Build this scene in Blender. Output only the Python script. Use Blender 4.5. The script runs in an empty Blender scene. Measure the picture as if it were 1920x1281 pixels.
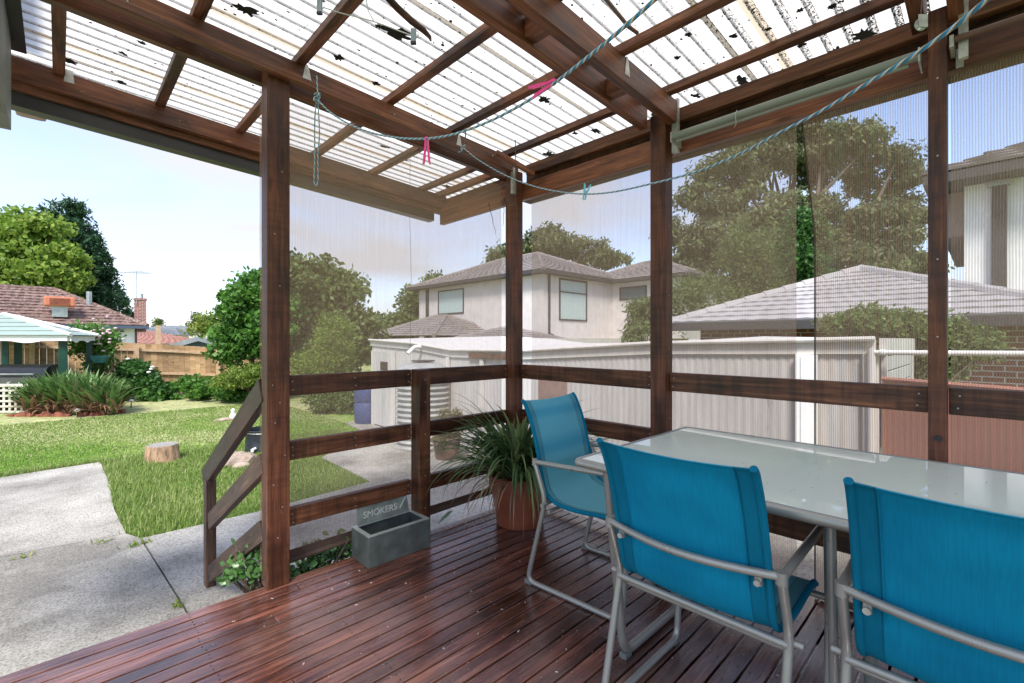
import bpy, bmesh, math, random
import numpy as np
from mathutils import Vector, Matrix, noise as mnoise
random.seed(7)
RAD = math.radians
scene = bpy.context.scene
COL = scene.collection

# ------------------------------------------------------------------ camera
H = 1.25                                   # eye above the deck (deck top is z = 0)
FPX = 872.0; CX = 960.0; CY = 636.5
AY = RAD(45.75)
FW = (math.cos(AY), math.sin(AY)); RT = (math.sin(AY), -math.cos(AY))
cam_d = bpy.data.cameras.new('camera'); cam = bpy.data.objects.new('camera', cam_d); COL.objects.link(cam)
cam_d.sensor_width = 36; cam_d.lens = FPX / 1920 * 36
cam_d.clip_start = 0.05; cam_d.clip_end = 3000
cam_d.shift_y = (CY - 640.5) / 1920.0
cam.location = (0, 0, H)
cam.rotation_euler = (RAD(90), 0, AY - RAD(90))
scene.camera = cam

# ------------------------------------------------------------------ world, sun, exposure
SUN_EL, SUN_AZ = 52.0, 222.0               # azimuth (deg, ccw from +X) the sunlight comes FROM
w = bpy.data.worlds.new('World'); scene.world = w; w.use_nodes = True
nt = w.node_tree; nt.nodes.clear()
N = nt.nodes.new; L = nt.links.new
out = N('ShaderNodeOutputWorld'); bg = N('ShaderNodeBackground'); sky = N('ShaderNodeTexSky')
sky.sky_type = 'NISHITA'; sky.sun_disc = False
sky.sun_elevation = RAD(SUN_EL); sky.sun_rotation = RAD(90 - SUN_AZ)
sky.air_density = 1.0; sky.dust_density = 0.8; sky.ozone_density = 2.2
tc = N('ShaderNodeTexCoord'); mp = N('ShaderNodeMapping'); mp.inputs['Scale'].default_value = (1.0, 1.0, 3.2)
mp.inputs['Rotation'].default_value = (0.0, 0.25, 0.6)
ns = N('ShaderNodeTexNoise'); ns.inputs['Scale'].default_value = 1.5; ns.inputs['Detail'].default_value = 6; ns.inputs['Roughness'].default_value = 0.52
ns.inputs['Distortion'].default_value = 0.5
cr = N('ShaderNodeValToRGB'); cr.color_ramp.elements[0].position = 0.43; cr.color_ramp.elements[1].position = 0.68
cr.color_ramp.elements[0].color = (.22, .22, .22, 1); cr.color_ramp.elements[1].color = (0.97, 0.97, 0.97, 1)
sx = N('ShaderNodeSeparateXYZ'); mr = N('ShaderNodeMapRange')
mr.inputs['From Min'].default_value = 0.0; mr.inputs['From Max'].default_value = 0.23; mr.inputs['To Min'].default_value = 0.90; mr.inputs['To Max'].default_value = 0.04
mx = N('ShaderNodeMath'); mx.operation = 'MAXIMUM'
mix = N('ShaderNodeMixRGB'); mix.inputs[2].default_value = (2.30, 2.26, 2.36, 1)
L(tc.outputs['Generated'], mp.inputs['Vector']); L(mp.outputs[0], ns.inputs['Vector']); L(ns.outputs['Fac'], cr.inputs[0])
L(tc.outputs['Generated'], sx.inputs[0]); L(sx.outputs['Z'], mr.inputs['Value'])
L(cr.outputs[0], mx.inputs[0]); L(mr.outputs[0], mx.inputs[1])
tint = N('ShaderNodeMixRGB'); tint.blend_type = 'MULTIPLY'; tint.inputs[0].default_value = 1; tint.inputs[2].default_value = (.92, .90, .98, 1)
L(sky.outputs[0], tint.inputs[1])
L(mx.outputs[0], mix.inputs[0]); L(tint.outputs[0], mix.inputs[1]); L(mix.outputs[0], bg.inputs['Color'])
bg.inputs['Strength'].default_value = 0.15
L(bg.outputs[0], out.inputs[0])
sd = bpy.data.lights.new('sun', 'SUN'); sd.energy = 2.2; sd.angle = RAD(14.0); sd.color = (1.0, 0.955, 0.88)
so = bpy.data.objects.new('sun', sd); COL.objects.link(so); so.location = (-10, -12, 30)
el, az = RAD(SUN_EL), RAD(SUN_AZ)
so.rotation_euler = Vector((math.cos(el) * math.cos(az), math.cos(el) * math.sin(az), math.sin(el))).to_track_quat('Z', 'Y').to_euler()
scene.view_settings.view_transform = 'Standard'; scene.view_settings.look = 'None'
scene.view_settings.gamma = 1.0; scene.view_settings.use_curve_mapping = False
scene.view_settings.exposure = 1.46
scene.cycles.max_bounces = 9; scene.cycles.transparent_max_bounces = 24
scene.cycles.diffuse_bounces = 5; scene.cycles.glossy_bounces = 4; scene.cycles.transmission_bounces = 6
scene.cycles.sample_clamp_indirect = 6

# ------------------------------------------------------------------ measuring helpers (photo pixel -> world point)
def ray(x, y):
    u = (x - CX) / FPX; v = -(y - CY) / FPX
    return (FW[0] + RT[0] * u, FW[1] + RT[1] * u, v)
def onz(x, y, z=0.0):
    r = ray(x, y); t = (z - H) / r[2]; return Vector((r[0] * t, r[1] * t, z))
def onx(x, y, X):
    r = ray(x, y); t = X / r[0]; return Vector((X, r[1] * t, H + r[2] * t))
def ony(x, y, Y):
    r = ray(x, y); t = Y / r[1]; return Vector((r[0] * t, Y, H + r[2] * t))
def ond(x, y, d):
    r = ray(x, y); return Vector((r[0] * d, r[1] * d, H + r[2] * d))
GZ = -0.5

# ------------------------------------------------------------------ object helpers
def wm(o):
    m = o.matrix_basis.copy()
    return wm(o.parent) @ m if o.parent else m
def tag(o, label=None, cat=None, group=None, kind=None):
    if label: o['label'] = label
    if cat: o['category'] = cat
    if group: o['group'] = group
    if kind: o['kind'] = kind
    return o
def thing(name, label, cat, loc=(0, 0, 0), rz=0.0, group=None, kind=None):
    o = bpy.data.objects.new(name, None); COL.objects.link(o)
    o.empty_display_size = 0.1
    o.matrix_basis = Matrix.Translation(Vector(loc)) @ Matrix.Rotation(rz, 4, 'Z')
    return tag(o, label, cat, group, kind)
def place(name, me, parent=None, M=None):
    """link mesh so that its world matrix is M (identity by default)"""
    o = bpy.data.objects.new(name, me); COL.objects.link(o)
    M = M or Matrix.Identity(4)
    if parent:
        o.parent = parent
        o.matrix_basis = wm(parent).inverted() @ M
    else:
        o.matrix_basis = M
    return o
def local(name, me, parent, M=None):
    """link mesh with matrix relative to the parent"""
    o = bpy.data.objects.new(name, me); COL.objects.link(o); o.parent = parent
    o.matrix_basis = M or Matrix.Identity(4)
    return o
def dup(o, parent=None):
    c = o.copy(); COL.objects.link(c); c.parent = parent
    for ch in [k for k in COL.objects if k.parent == o]:
        dup(ch, c)
    return c

class MB:
    def __init__(s): s.v = []; s.f = []; s.mi = []
    def add(s, vs, fs, mi=0):
        b = len(s.v); s.v += [tuple(v) for v in vs]
        s.f += [tuple(i + b for i in f) for f in fs]; s.mi += [mi] * len(fs)
    def box(s, a, b, mi=0, ch=0.0, M=None):
        x0, y0, z0 = a; x1, y1, z1 = b
        if ch <= 0:
            vs = [(x, y, z) for z in (z0, z1) for y in (y0, y1) for x in (x0, x1)]
            fs = [(0, 2, 3, 1), (4, 5, 7, 6), (0, 1, 5, 4), (2, 6, 7, 3), (0, 4, 6, 2), (1, 3, 7, 5)]
        else:
            bm = bmesh.new(); r = bmesh.ops.create_cube(bm, size=1.0)
            for v in bm.verts: v.co = Vector(((v.co.x + .5) * (x1 - x0) + x0, (v.co.y + .5) * (y1 - y0) + y0, (v.co.z + .5) * (z1 - z0) + z0))
            bmesh.ops.bevel(bm, geom=bm.edges[:], offset=ch, segments=2, profile=.6, affect='EDGES')
            bm.verts.index_update()
            vs = [v.co.copy() for v in bm.verts]; fs = [[v.index for v in f.verts] for f in bm.faces]; bm.free()
        if M: vs = [M @ Vector(v) for v in vs]
        s.add(vs, fs, mi); return s
    def tube(s, pts, r, n=8, cap=True, mi=0, r2=None):
        pts = [Vector(p) for p in pts]
        if len(pts) < 2: return s
        rs = r if isinstance(r, (list, tuple)) else [r + ((r2 if r2 is not None else r) - r) * i / (len(pts) - 1) for i in range(len(pts))]
        t0 = (pts[1] - pts[0]).normalized()
        up = Vector((0, 0, 1)) if abs(t0.z) < .9 else Vector((1, 0, 0))
        nrm = t0.cross(up).normalized(); vs = []; pt = t0
        for i, p in enumerate(pts):
            if i == 0: t = t0
            elif i == len(pts) - 1: t = (pts[i] - pts[i - 1]).normalized()
            else: t = ((pts[i + 1] - pts[i]).normalized() + (pts[i] - pts[i - 1]).normalized()).normalized()
            q = pt.rotation_difference(t); nrm = q @ nrm; pt = t
            bn = t.cross(nrm)
            for k in range(n):
                a = 2 * math.pi * k / n
                vs.append(p + (nrm * math.cos(a) + bn * math.sin(a)) * rs[i])
        fs = []
        for i in range(len(pts) - 1):
            for k in range(n):
                fs.append((i * n + k, i * n + (k + 1) % n, (i + 1) * n + (k + 1) % n, (i + 1) * n + k))
        if cap: fs.append(tuple(range(n))[::-1]); fs.append(tuple((len(pts) - 1) * n + k for k in range(n)))
        s.add(vs, fs, mi); return s
    def lathe(s, prof, c=(0, 0, 0), n=24, mi=0):
        vs = []; fs = []
        for r, z in prof:
            for k in range(n):
                a = 2 * math.pi * k / n; vs.append((c[0] + r * math.cos(a), c[1] + r * math.sin(a), c[2] + z))
        for i in range(len(prof) - 1):
            for k in range(n): fs.append((i * n + k, i * n + (k + 1) % n, (i + 1) * n + (k + 1) % n, (i + 1) * n + k))
        s.add(vs, fs, mi); return s
    def prism(s, poly, z0, z1, mi=0):
        n = len(poly); vs = [(p[0], p[1], z0) for p in poly] + [(p[0], p[1], z1) for p in poly]
        s.add(vs, [tuple(range(n))[::-1], tuple(range(n, 2 * n))] + [(i, (i + 1) % n, n + (i + 1) % n, n + i) for i in range(n)], mi); return s
    def quadbox(s, P, n, t, mi=0):
        """thick panel from a polygon P (3-D points) pushed back along n by t"""
        P = [Vector(p) for p in P]; n = Vector(n).normalized() * t; k = len(P)
        vs = P + [p - n for p in P]
        s.add(vs, [tuple(range(k)), tuple(range(k, 2 * k))[::-1]] + [(i, k + i, k + (i + 1) % k, (i + 1) % k) for i in range(k)], mi); return s
    def mesh(s, name, mats, smooth=False):
        me = bpy.data.meshes.new(name); me.from_pydata(s.v, [], s.f)
        for m in (mats if isinstance(mats, (list, tuple)) else [mats]): me.materials.append(m)
        if any(s.mi): me.polygons.foreach_set('material_index', s.mi)
        bm = bmesh.new(); bm.from_mesh(me); bmesh.ops.recalc_face_normals(bm, faces=bm.faces); bm.to_mesh(me); bm.free()
        if smooth:
            me.polygons.foreach_set('use_smooth', [True] * len(me.polygons))
            try: me.set_sharp_from_angle(angle=RAD(40))
            except Exception: pass
        me.update(); return me
def part(name, mb, mat, parent=None, smooth=False, M=None):
    return place(name, mb.mesh(name, mat, smooth), parent, M)

def fillet(pts, r, n=6):
    pts = [Vector(p) for p in pts]; o = [pts[0]]
    for i in range(1, len(pts) - 1):
        a = pts[i - 1] - pts[i]; b = pts[i + 1] - pts[i]; ra = min(r, a.length * .48, b.length * .48)
        p0 = pts[i] + a.normalized() * ra; p1 = pts[i] + b.normalized() * ra
        for k in range(n + 1):
            t = k / n; o.append(p0.lerp(pts[i], t).lerp(pts[i].lerp(p1, t), t))
    o.append(pts[-1]); return o

def member(name, p0, p1, w, h, mat, parent, ch=0.004, roll_up=(0, 0, 1), warp=True):
    """timber along p0->p1 (centre line), w = horizontal thickness, h = depth; local X runs along the grain"""
    p0 = Vector(p0); p1 = Vector(p1); x = (p1 - p0).normalized(); Ln = (p1 - p0).length
    up = Vector(roll_up); y = up.cross(x).normalized(); z = x.cross(y)
    M = Matrix((x, y, z)).transposed().to_4x4(); M.translation = (p0 + p1) / 2
    mb = MB().box((-Ln / 2, -w / 2, -h / 2), (Ln / 2, w / 2, h / 2), ch=ch)
    return place(name, mb.mesh(name, mat), parent, M)

# ------------------------------------------------------------------ materials
def mat_new(name):
    m = bpy.data.materials.new(name); m.use_nodes = True; t = m.node_tree; t.nodes.clear()
    return m, t, t.nodes.new, t.links.new
def ramp(node, stops):
    e = node.color_ramp.elements
    while len(e) < len(stops): e.new(0.5)
    for i, (p, c) in enumerate(stops):
        e[i].position = p; e[i].color = (c[0], c[1], c[2], 1) if isinstance(c, (tuple, list)) else (c, c, c, 1)
def pbr(name, col, rough=0.6, metal=0.0, var=0.15, scale=8.0, bump=0.0, bscale=60.0, col2=None, coords='Object', stretch=(1, 1, 1), spec=0.5, trans=None, coat=0.0, rvar=0.0):
    m, t, N, L = mat_new(name)
    o = N('ShaderNodeOutputMaterial'); b = N('ShaderNodeBsdfPrincipled'); L(b.outputs[0], o.inputs[0])
    tc = N('ShaderNodeTexCoord'); mp = N('ShaderNodeMapping'); mp.inputs['Scale'].default_value = stretch
    L(tc.outputs[coords], mp.inputs['Vector'])
    n = N('ShaderNodeTexNoise'); n.inputs['Scale'].default_value = scale; n.inputs['Detail'].default_value = 7; n.inputs['Roughness'].default_value = .6
    L(mp.outputs[0], n.inputs['Vector'])
    r = N('ShaderNodeValToRGB'); c2 = col2 or tuple(max(0, c * (1 - var * 2)) for c in col)
    ramp(r, [(.3, c2), (.7, tuple(min(1, c * (1 + var)) for c in col))])
    L(n.outputs['Fac'], r.inputs[0]); L(r.outputs[0], b.inputs['Base Color'])
    b.inputs['Roughness'].default_value = rough; b.inputs['Metallic'].default_value = metal
    b.inputs['Specular IOR Level'].default_value = spec; b.inputs['Coat Weight'].default_value = coat
    if rvar:
        mr = N('ShaderNodeMapRange'); mr.inputs['To Min'].default_value = rough - rvar; mr.inputs['To Max'].default_value = rough + rvar
        mr.inputs['From Min'].default_value = .3; mr.inputs['From Max'].default_value = .7
        L(n.outputs['Fac'], mr.inputs['Value']); L(mr.outputs[0], b.inputs['Roughness'])
    if bump:
        n2 = N('ShaderNodeTexNoise'); n2.inputs['Scale'].default_value = bscale; n2.inputs['Detail'].default_value = 5; L(mp.outputs[0], n2.inputs['Vector'])
        bp = N('ShaderNodeBump'); bp.inputs['Strength'].default_value = bump; bp.inputs['Distance'].default_value = .02
        L(n2.outputs['Fac'], bp.inputs['Height']); L(bp.outputs[0], b.inputs['Normal'])
    return m

def wood(name, c_dark, c_mid, c_light, rough=(.35, .6), blotch=.5, scratch=0.5, spec=.4, grain=1.0, island=False, saw=0.0, knots=True):
    """timber with the grain along local X"""
    m, t, N, L = mat_new(name)
    o = N('ShaderNodeOutputMaterial'); b = N('ShaderNodeBsdfPrincipled'); L(b.outputs[0], o.inputs[0])
    tc = N('ShaderNodeTexCoord'); rnd = N('ShaderNodeObjectInfo') if not island else N('ShaderNodeNewGeometry')
    rout = rnd.outputs['Random'] if not island else rnd.outputs['Random Per Island']
    cmb = N('ShaderNodeCombineXYZ'); ml = N('ShaderNodeMath'); ml.operation = 'MULTIPLY'; ml.inputs[1].default_value = 37.0
    L(rout, ml.inputs[0]); L(ml.outputs[0], cmb.inputs[0]); L(ml.outputs[0], cmb.inputs[1]); L(ml.outputs[0], cmb.inputs[2])
    ad = N('ShaderNodeVectorMath'); ad.operation = 'ADD'; L(tc.outputs['Object'], ad.inputs[0]); L(cmb.outputs[0], ad.inputs[1])
    def nz(sc, scale, det, rgh=.6, dist=0.0):
        mp = N('ShaderNodeMapping'); mp.inputs['Scale'].default_value = sc; L(ad.outputs[0], mp.inputs['Vector'])
        n = N('ShaderNodeTexNoise'); n.inputs['Scale'].default_value = scale; n.inputs['Detail'].default_value = det
        n.inputs['Roughness'].default_value = rgh; n.inputs['Distortion'].default_value = dist; L(mp.outputs[0], n.inputs['Vector']); return n
    g1 = nz((1.6, 30, 30), 1.6 * grain, 8, .65, .4); g2 = nz((3, 160, 160), 1.0 * grain, 4, .6)
    bl = nz((1.2, 5, 5), 1.6, 6, .6, .3); sc = nz((8, 60, 60), 1.4, 6, .75)
    r1 = N('ShaderNodeValToRGB'); ramp(r1, [(.30, c_dark), (.5, c_mid), (.72, c_light)])
    av = N('ShaderNodeMath'); av.operation = 'MULTIPLY_ADD'; av.inputs[1].default_value = .6
    L(g1.outputs['Fac'], av.inputs[0]); h2 = N('ShaderNodeMath'); h2.operation = 'MULTIPLY'; h2.inputs[1].default_value = .4; L(g2.outputs['Fac'], h2.inputs[0]); L(h2.outputs[0], av.inputs[2])
    L(av.outputs[0], r1.inputs[0])
    rb = N('ShaderNodeValToRGB'); ramp(rb, [(.40, 1 - blotch), (.56, 1.0)]); L(bl.outputs['Fac'], rb.inputs[0])
    m1 = N('ShaderNodeMixRGB'); m1.blend_type = 'MULTIPLY'; m1.inputs[0].default_value = 1; L(r1.outputs[0], m1.inputs[1]); L(rb.outputs[0], m1.inputs[2])
    # per-piece tint
    hs = N('ShaderNodeHueSaturation'); mrv = N('ShaderNodeMapRange'); mrv.inputs['To Min'].default_value = .72; mrv.inputs['To Max'].default_value = 1.3
    L(rout, mrv.inputs['Value']); L(mrv.outputs[0], hs.inputs['Value']); L(m1.outputs[0], hs.inputs['Color'])
    last = hs.outputs[0]
    if scratch:
        rs = N('ShaderNodeValToRGB'); ramp(rs, [(.655, 0.0), (.69, scratch)]); L(sc.outputs['Fac'], rs.inputs[0])
        m2 = N('ShaderNodeMixRGB'); m2.inputs[2].default_value = (c_light[0] * 2.4, c_light[1] * 2.4, c_light[2] * 2.2, 1)
        L(rs.outputs[0], m2.inputs[0]); L(last, m2.inputs[1]); last = m2.outputs[0]
    if knots:
        mpk = N('ShaderNodeMapping'); mpk.inputs['Scale'].default_value = (2.2, 9, 9); L(ad.outputs[0], mpk.inputs['Vector'])
        vk = N('ShaderNodeTexVoronoi'); vk.inputs['Scale'].default_value = 1.0; L(mpk.outputs[0], vk.inputs['Vector'])
        rk = N('ShaderNodeValToRGB'); ramp(rk, [(.07, .18), (.15, 1.0)]); L(vk.outputs['Distance'], rk.inputs[0])
        mk = N('ShaderNodeMixRGB'); mk.blend_type = 'MULTIPLY'; mk.inputs[0].default_value = .8; L(last, mk.inputs[1]); L(rk.outputs[0], mk.inputs[2]); last = mk.outputs[0]
    if saw:                                   # cross-grain band-saw marks
        sw = nz((15, .6, .6), 1.3, 5, .7); rw = N('ShaderNodeValToRGB'); ramp(rw, [(.40, 1 - saw), (.52, 1.0)]); L(sw.outputs['Fac'], rw.inputs[0])
        m3 = N('ShaderNodeMixRGB'); m3.blend_type = 'MULTIPLY'; m3.inputs[0].default_value = 1; L(last, m3.inputs[1]); L(rw.outputs[0], m3.inputs[2]); last = m3.outputs[0]
    L(last, b.inputs['Base Color'])
    mr = N('ShaderNodeMapRange'); mr.inputs['From Min'].default_value = .35; mr.inputs['From Max'].default_value = .68
    mr.inputs['To Min'].default_value = rough[0]; mr.inputs['To Max'].default_value = rough[1]
    L(bl.outputs['Fac'], mr.inputs['Value']); L(mr.outputs[0], b.inputs['Roughness'])
    b.inputs['Specular IOR Level'].default_value = spec
    bp = N('ShaderNodeBump'); bp.inputs['Strength'].default_value = .22; bp.inputs['Distance'].default_value = .004
    L(av.outputs[0], bp.inputs['Height']); L(bp.outputs[0], b.inputs['Normal'])
    return m

M_beam = wood('stained_timber', (.040, .012, .005), (.20, .066, .027), (.40, .165, .078), rough=(.42, .6), blotch=.6, scratch=.5)
M_post = wood('post_timber', (.024, .008, .004), (.105, .034, .015), (.22, .085, .038), rough=(.4, .6), blotch=.6, scratch=.5, saw=.25)
M_rail = wood('rail_timber', (.022, .008, .004), (.10, .035, .015), (.26, .11, .050), rough=(.35, .6), blotch=.6, saw=.4)
M_batten = wood('batten_timber', (.032, .011, .005), (.18, .066, .030), (.44, .20, .10), rough=(.5, .7), blotch=.75)
M_stair = wood('weathered_timber', (.030, .016, .010), (.105, .060, .040), (.22, .145, .105), rough=(.45, .7), blotch=.5, scratch=.7)
M_fencewood = wood('fence_timber', (.32, .19, .095), (.48, .31, .165), (.60, .43, .25), rough=(.7, .85), blotch=.25, scratch=0, island=True, spec=.2)
M_fencerail = pbr('fence_rail_timber', (.58, .40, .25), .8, var=.12, scale=12)

def deck_material():
    m, t, N, L = mat_new('wet_decking')
    o = N('ShaderNodeOutputMaterial'); b = N('ShaderNodeBsdfPrincipled'); L(b.outputs[0], o.inputs[0])
    tc = N('ShaderNodeTexCoord'); gi = N('ShaderNodeNewGeometry')
    ml = N('ShaderNodeMath'); ml.operation = 'MULTIPLY'; ml.inputs[1].default_value = 41.0; L(gi.outputs['Random Per Island'], ml.inputs[0])
    cmb = N('ShaderNodeCombineXYZ'); L(ml.outputs[0], cmb.inputs[0]); L(ml.outputs[0], cmb.inputs[2])
    ad = N('ShaderNodeVectorMath'); ad.operation = 'ADD'; L(tc.outputs['Object'], ad.inputs[0]); L(cmb.outputs[0], ad.inputs[1])
    def nz(src, sc, scale, det, rgh=.6, dist=0.0):
        mp = N('ShaderNodeMapping'); mp.inputs['Scale'].default_value = sc; L(src, mp.inputs['Vector'])
        n = N('ShaderNodeTexNoise'); n.inputs['Scale'].default_value = scale; n.inputs['Detail'].default_value = det
        n.inputs['Roughness'].default_value = rgh; n.inputs['Distortion'].default_value = dist; L(mp.outputs[0], n.inputs['Vector']); return n
    g1 = nz(ad.outputs[0], (2, 34, 34), 1.6, 9, .68, .5)
    g2 = nz(ad.outputs[0], (1.2, 7, 7), 1.8, 6, .6, .4)
    big = nz(tc.outputs['Object'], (1, 1, 1), 1.6, 5, .6, .4)
    wet = nz(tc.outputs['Object'], (1.5, 3.0, 1), 2.0, 8, .70, .6)
    r1 = N('ShaderNodeValToRGB'); ramp(r1, [(.30, (.020, .009, .007)), (.46, (.115, .038, .025)), (.60, (.215, .082, .054)), (.76, (.32, .18, .13))])
    L(g1.outputs['Fac'], r1.inputs[0])
    r2 = N('ShaderNodeValToRGB'); ramp(r2, [(.34, .35), (.56, 1.0), (.75, 1.25)]); L(g2.outputs['Fac'], r2.inputs[0])
    m1 = N('ShaderNodeMixRGB'); m1.blend_type = 'MULTIPLY'; m1.inputs[0].default_value = 1; L(r1.outputs[0], m1.inputs[1]); L(r2.outputs[0], m1.inputs[2])
    hs = N('ShaderNodeHueSaturation'); mrv = N('ShaderNodeMapRange'); mrv.inputs['To Min'].default_value = .55; mrv.inputs['To Max'].default_value = 1.25
    L(gi.outputs['Random Per Island'], mrv.inputs['Value']); L(mrv.outputs[0], hs.inputs['Value']); L(m1.outputs[0], hs.inputs['Color'])
    # worn greyish bloom toward the open edge and foot-traffic
    rw = N('ShaderNodeValToRGB'); ramp(rw, [(.45, 0.0), (.72, .55)]); L(big.outputs['Fac'], rw.inputs[0])
    m2 = N('ShaderNodeMixRGB'); m2.inputs[2].default_value = (.20, .125, .105, 1); L(rw.outputs[0], m2.inputs[0]); L(hs.outputs[0], m2.inputs[1])
    # pale flecks and scratches
    fl = nz(ad.outputs[0], (9, 40, 40), 3.0, 3, .8); rf = N('ShaderNodeValToRGB'); ramp(rf, [(.71, 0.0), (.74, .6)]); L(fl.outputs['Fac'], rf.inputs[0])
    m3 = N('ShaderNodeMixRGB'); m3.inputs[2].default_value = (.42, .30, .25, 1); L(rf.outputs[0], m3.inputs[0]); L(m2.outputs[0], m3.inputs[1])
    L(m3.outputs[0], b.inputs['Base Color'])
    rr = N('ShaderNodeValToRGB'); ramp(rr, [(.42, .04), (.54, .10), (.68, .26)]); L(wet.outputs['Fac'], rr.inputs[0])
    L(rr.outputs[0], b.inputs['Roughness']); b.inputs['Specular IOR Level'].default_value = 1.0; b.inputs['IOR'].default_value = 1.62
    # ripple of fine cross grooves + grain
    wv = N('ShaderNodeTexWave'); wv.wave_type = 'BANDS'; wv.bands_direction = 'Y'; wv.inputs['Scale'].default_value = 60; wv.inputs['Distortion'].default_value = 1.5
    L(ad.outputs[0], wv.inputs['Vector'])
    sm = N('ShaderNodeMath'); sm.operation = 'MULTIPLY_ADD'; sm.inputs[1].default_value = .15; L(wv.outputs['Fac'], sm.inputs[0]); L(g1.outputs['Fac'], sm.inputs[2])
    bp = N('ShaderNodeBump'); bp.inputs['Strength'].default_value = .35; bp.inputs['Distance'].default_value = .003
    L(sm.outputs[0], bp.inputs['Height']); L(bp.outputs[0], b.inputs['Normal'])
    return m
M_deck = deck_material()

def roof_material():
    m, t, N, L = mat_new('corrugated_translucent_sheet')
    o = N('ShaderNodeOutputMaterial')
    tc = N('ShaderNodeTexCoord'); sp = N('ShaderNodeSeparateXYZ'); L(tc.outputs['Object'], sp.inputs[0])
    # position inside a flute (0..1), pitch 0.085
    dv = N('ShaderNodeMath'); dv.operation = 'DIVIDE'; dv.inputs[1].default_value = PITCH; L(sp.outputs['Y'], dv.inputs[0])
    fr = N('ShaderNodeMath'); fr.operation = 'FRACT'; L(dv.outputs[0], fr.inputs[0])
    # rib body greyer; thin dark line of grime at the two edges of each rib
    rb = N('ShaderNodeValToRGB'); rb.color_ramp.interpolation = 'LINEAR'
    ramp(rb, [(.0, .0), (.005, 0.0), (.03, 1.0), (.07, 0.0), (.28, 0.0), (.33, 1.0), (.37, 0.0)]); L(fr.outputs[0], rb.inputs[0])
    mp = N('ShaderNodeMapping'); mp.inputs['Scale'].default_value = (1, 14, 1); L(tc.outputs['Object'], mp.inputs['Vector'])
    n1 = N('ShaderNodeTexNoise'); n1.inputs['Scale'].default_value = 1.4; n1.inputs['Detail'].default_value = 5; L(mp.outputs[0], n1.inputs['Vector'])
    r1 = N('ShaderNodeValToRGB'); ramp(r1, [(.32, .0), (.47, 1.0)]); L(n1.outputs['Fac'], r1.inputs[0])
    mp2 = N('ShaderNodeMapping'); mp2.inputs['Scale'].default_value = (30, 70, 1); L(tc.outputs['Object'], mp2.inputs['Vector'])
    n2 = N('ShaderNodeTexNoise'); n2.inputs['Scale'].default_value = 1.6; n2.inputs['Detail'].default_value = 4; n2.inputs['Roughness'].default_value = .7; L(mp2.outputs[0], n2.inputs['Vector'])
    r2 = N('ShaderNodeValToRGB'); ramp(r2, [(.40, .15), (.56, 1.0)]); L(n2.outputs['Fac'], r2.inputs[0])
    k1 = N('ShaderNodeMath'); k1.operation = 'MULTIPLY'; L(rb.outputs[0], k1.inputs[0]); L(r1.outputs[0], k1.inputs[1])
    k2 = N('ShaderNodeMath'); k2.operation = 'MULTIPLY'; L(k1.outputs[0], k2.inputs[0]); L(r2.outputs[0], k2.inputs[1])
    # speckled mould inside ribs, worse toward -Y
    ys = N('ShaderNodeMapRange'); ys.inputs['From Min'].default_value = 1.35; ys.inputs['From Max'].default_value = -.2; ys.inputs['To Min'].default_value = 0.04; ys.inputs['To Max'].default_value = .26
    L(sp.outputs['Y'], ys.inputs['Value'])
    mask = N('ShaderNodeValToRGB'); ramp(mask, [(.0, 1.0), (.36, 1.0), (.40, 0.0)]); L(fr.outputs[0], mask.inputs[0])
    mp3 = N('ShaderNodeMapping'); mp3.inputs['Scale'].default_value = (70, 90, 1); L(tc.outputs['Object'], mp3.inputs['Vector'])
    n3 = N('ShaderNodeTexNoise'); n3.inputs['Scale'].default_value = 1.1; n3.inputs['Detail'].default_value = 4; n3.inputs['Roughness'].default_value = .75; L(mp3.outputs[0], n3.inputs['Vector'])
    lg = N('ShaderNodeTexNoise'); lg.inputs['Scale'].default_value = 3.0; lg.inputs['Detail'].default_value = 2; L(tc.outputs['Object'], lg.inputs['Vector'])
    a1 = N('ShaderNodeMath'); a1.operation = 'ADD'; L(n3.outputs['Fac'], a1.inputs[0]); L(ys.outputs[0], a1.inputs[1])
    a2 = N('ShaderNodeMath'); a2.operation = 'MULTIPLY_ADD'; a2.inputs[1].default_value = .22; L(lg.outputs['Fac'], a2.inputs[0]); L(a1.outputs[0], a2.inputs[2])
    r3 = N('ShaderNodeValToRGB'); ramp(r3, [(.775, .0), (.80, 1.0)]); L(a2.outputs[0], r3.inputs[0])
    k3 = N('ShaderNodeMath'); k3.operation = 'MULTIPLY'; L(r3.outputs[0], k3.inputs[0]); L(mask.outputs[0], k3.inputs[1])
    dirt = N('ShaderNodeMath'); dirt.operation = 'MAXIMUM'; L(k2.outputs[0], dirt.inputs[0]); L(k3.outputs[0], dirt.inputs[1])
    base = N('ShaderNodeMixRGB'); base.inputs[1].default_value = (.80, .785, .74, 1); base.inputs[2].default_value = (.66, .62, .54, 1); L(mask.outputs[0], base.inputs[0])
    # aged yellow overlap strips: one rib in ten
    d2 = N('ShaderNodeMath'); d2.operation = 'DIVIDE'; d2.inputs[1].default_value = PITCH * 10; L(sp.outputs['Y'], d2.inputs[0])
    f2 = N('ShaderNodeMath'); f2.operation = 'FRACT'; L(d2.outputs[0], f2.inputs[0])
    my = N('ShaderNodeValToRGB'); my.color_ramp.interpolation = 'CONSTANT'; ramp(my, [(0, 0.0), (YS0, 1.0), (YS0 + .058, 0.0)]); L(f2.outputs[0], my.inputs[0])
    by = N('ShaderNodeMixRGB'); by.inputs[2].default_value = (.60, .50, .36, 1); L(my.outputs[0], by.inputs[0]); L(base.outputs[0], by.inputs[1])
    fin = N('ShaderNodeMixRGB'); fin.inputs[2].default_value = (.010, .009, .008, 1); L(dirt.outputs[0], fin.inputs[0]); L(by.outputs[0], fin.inputs[1])
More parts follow.
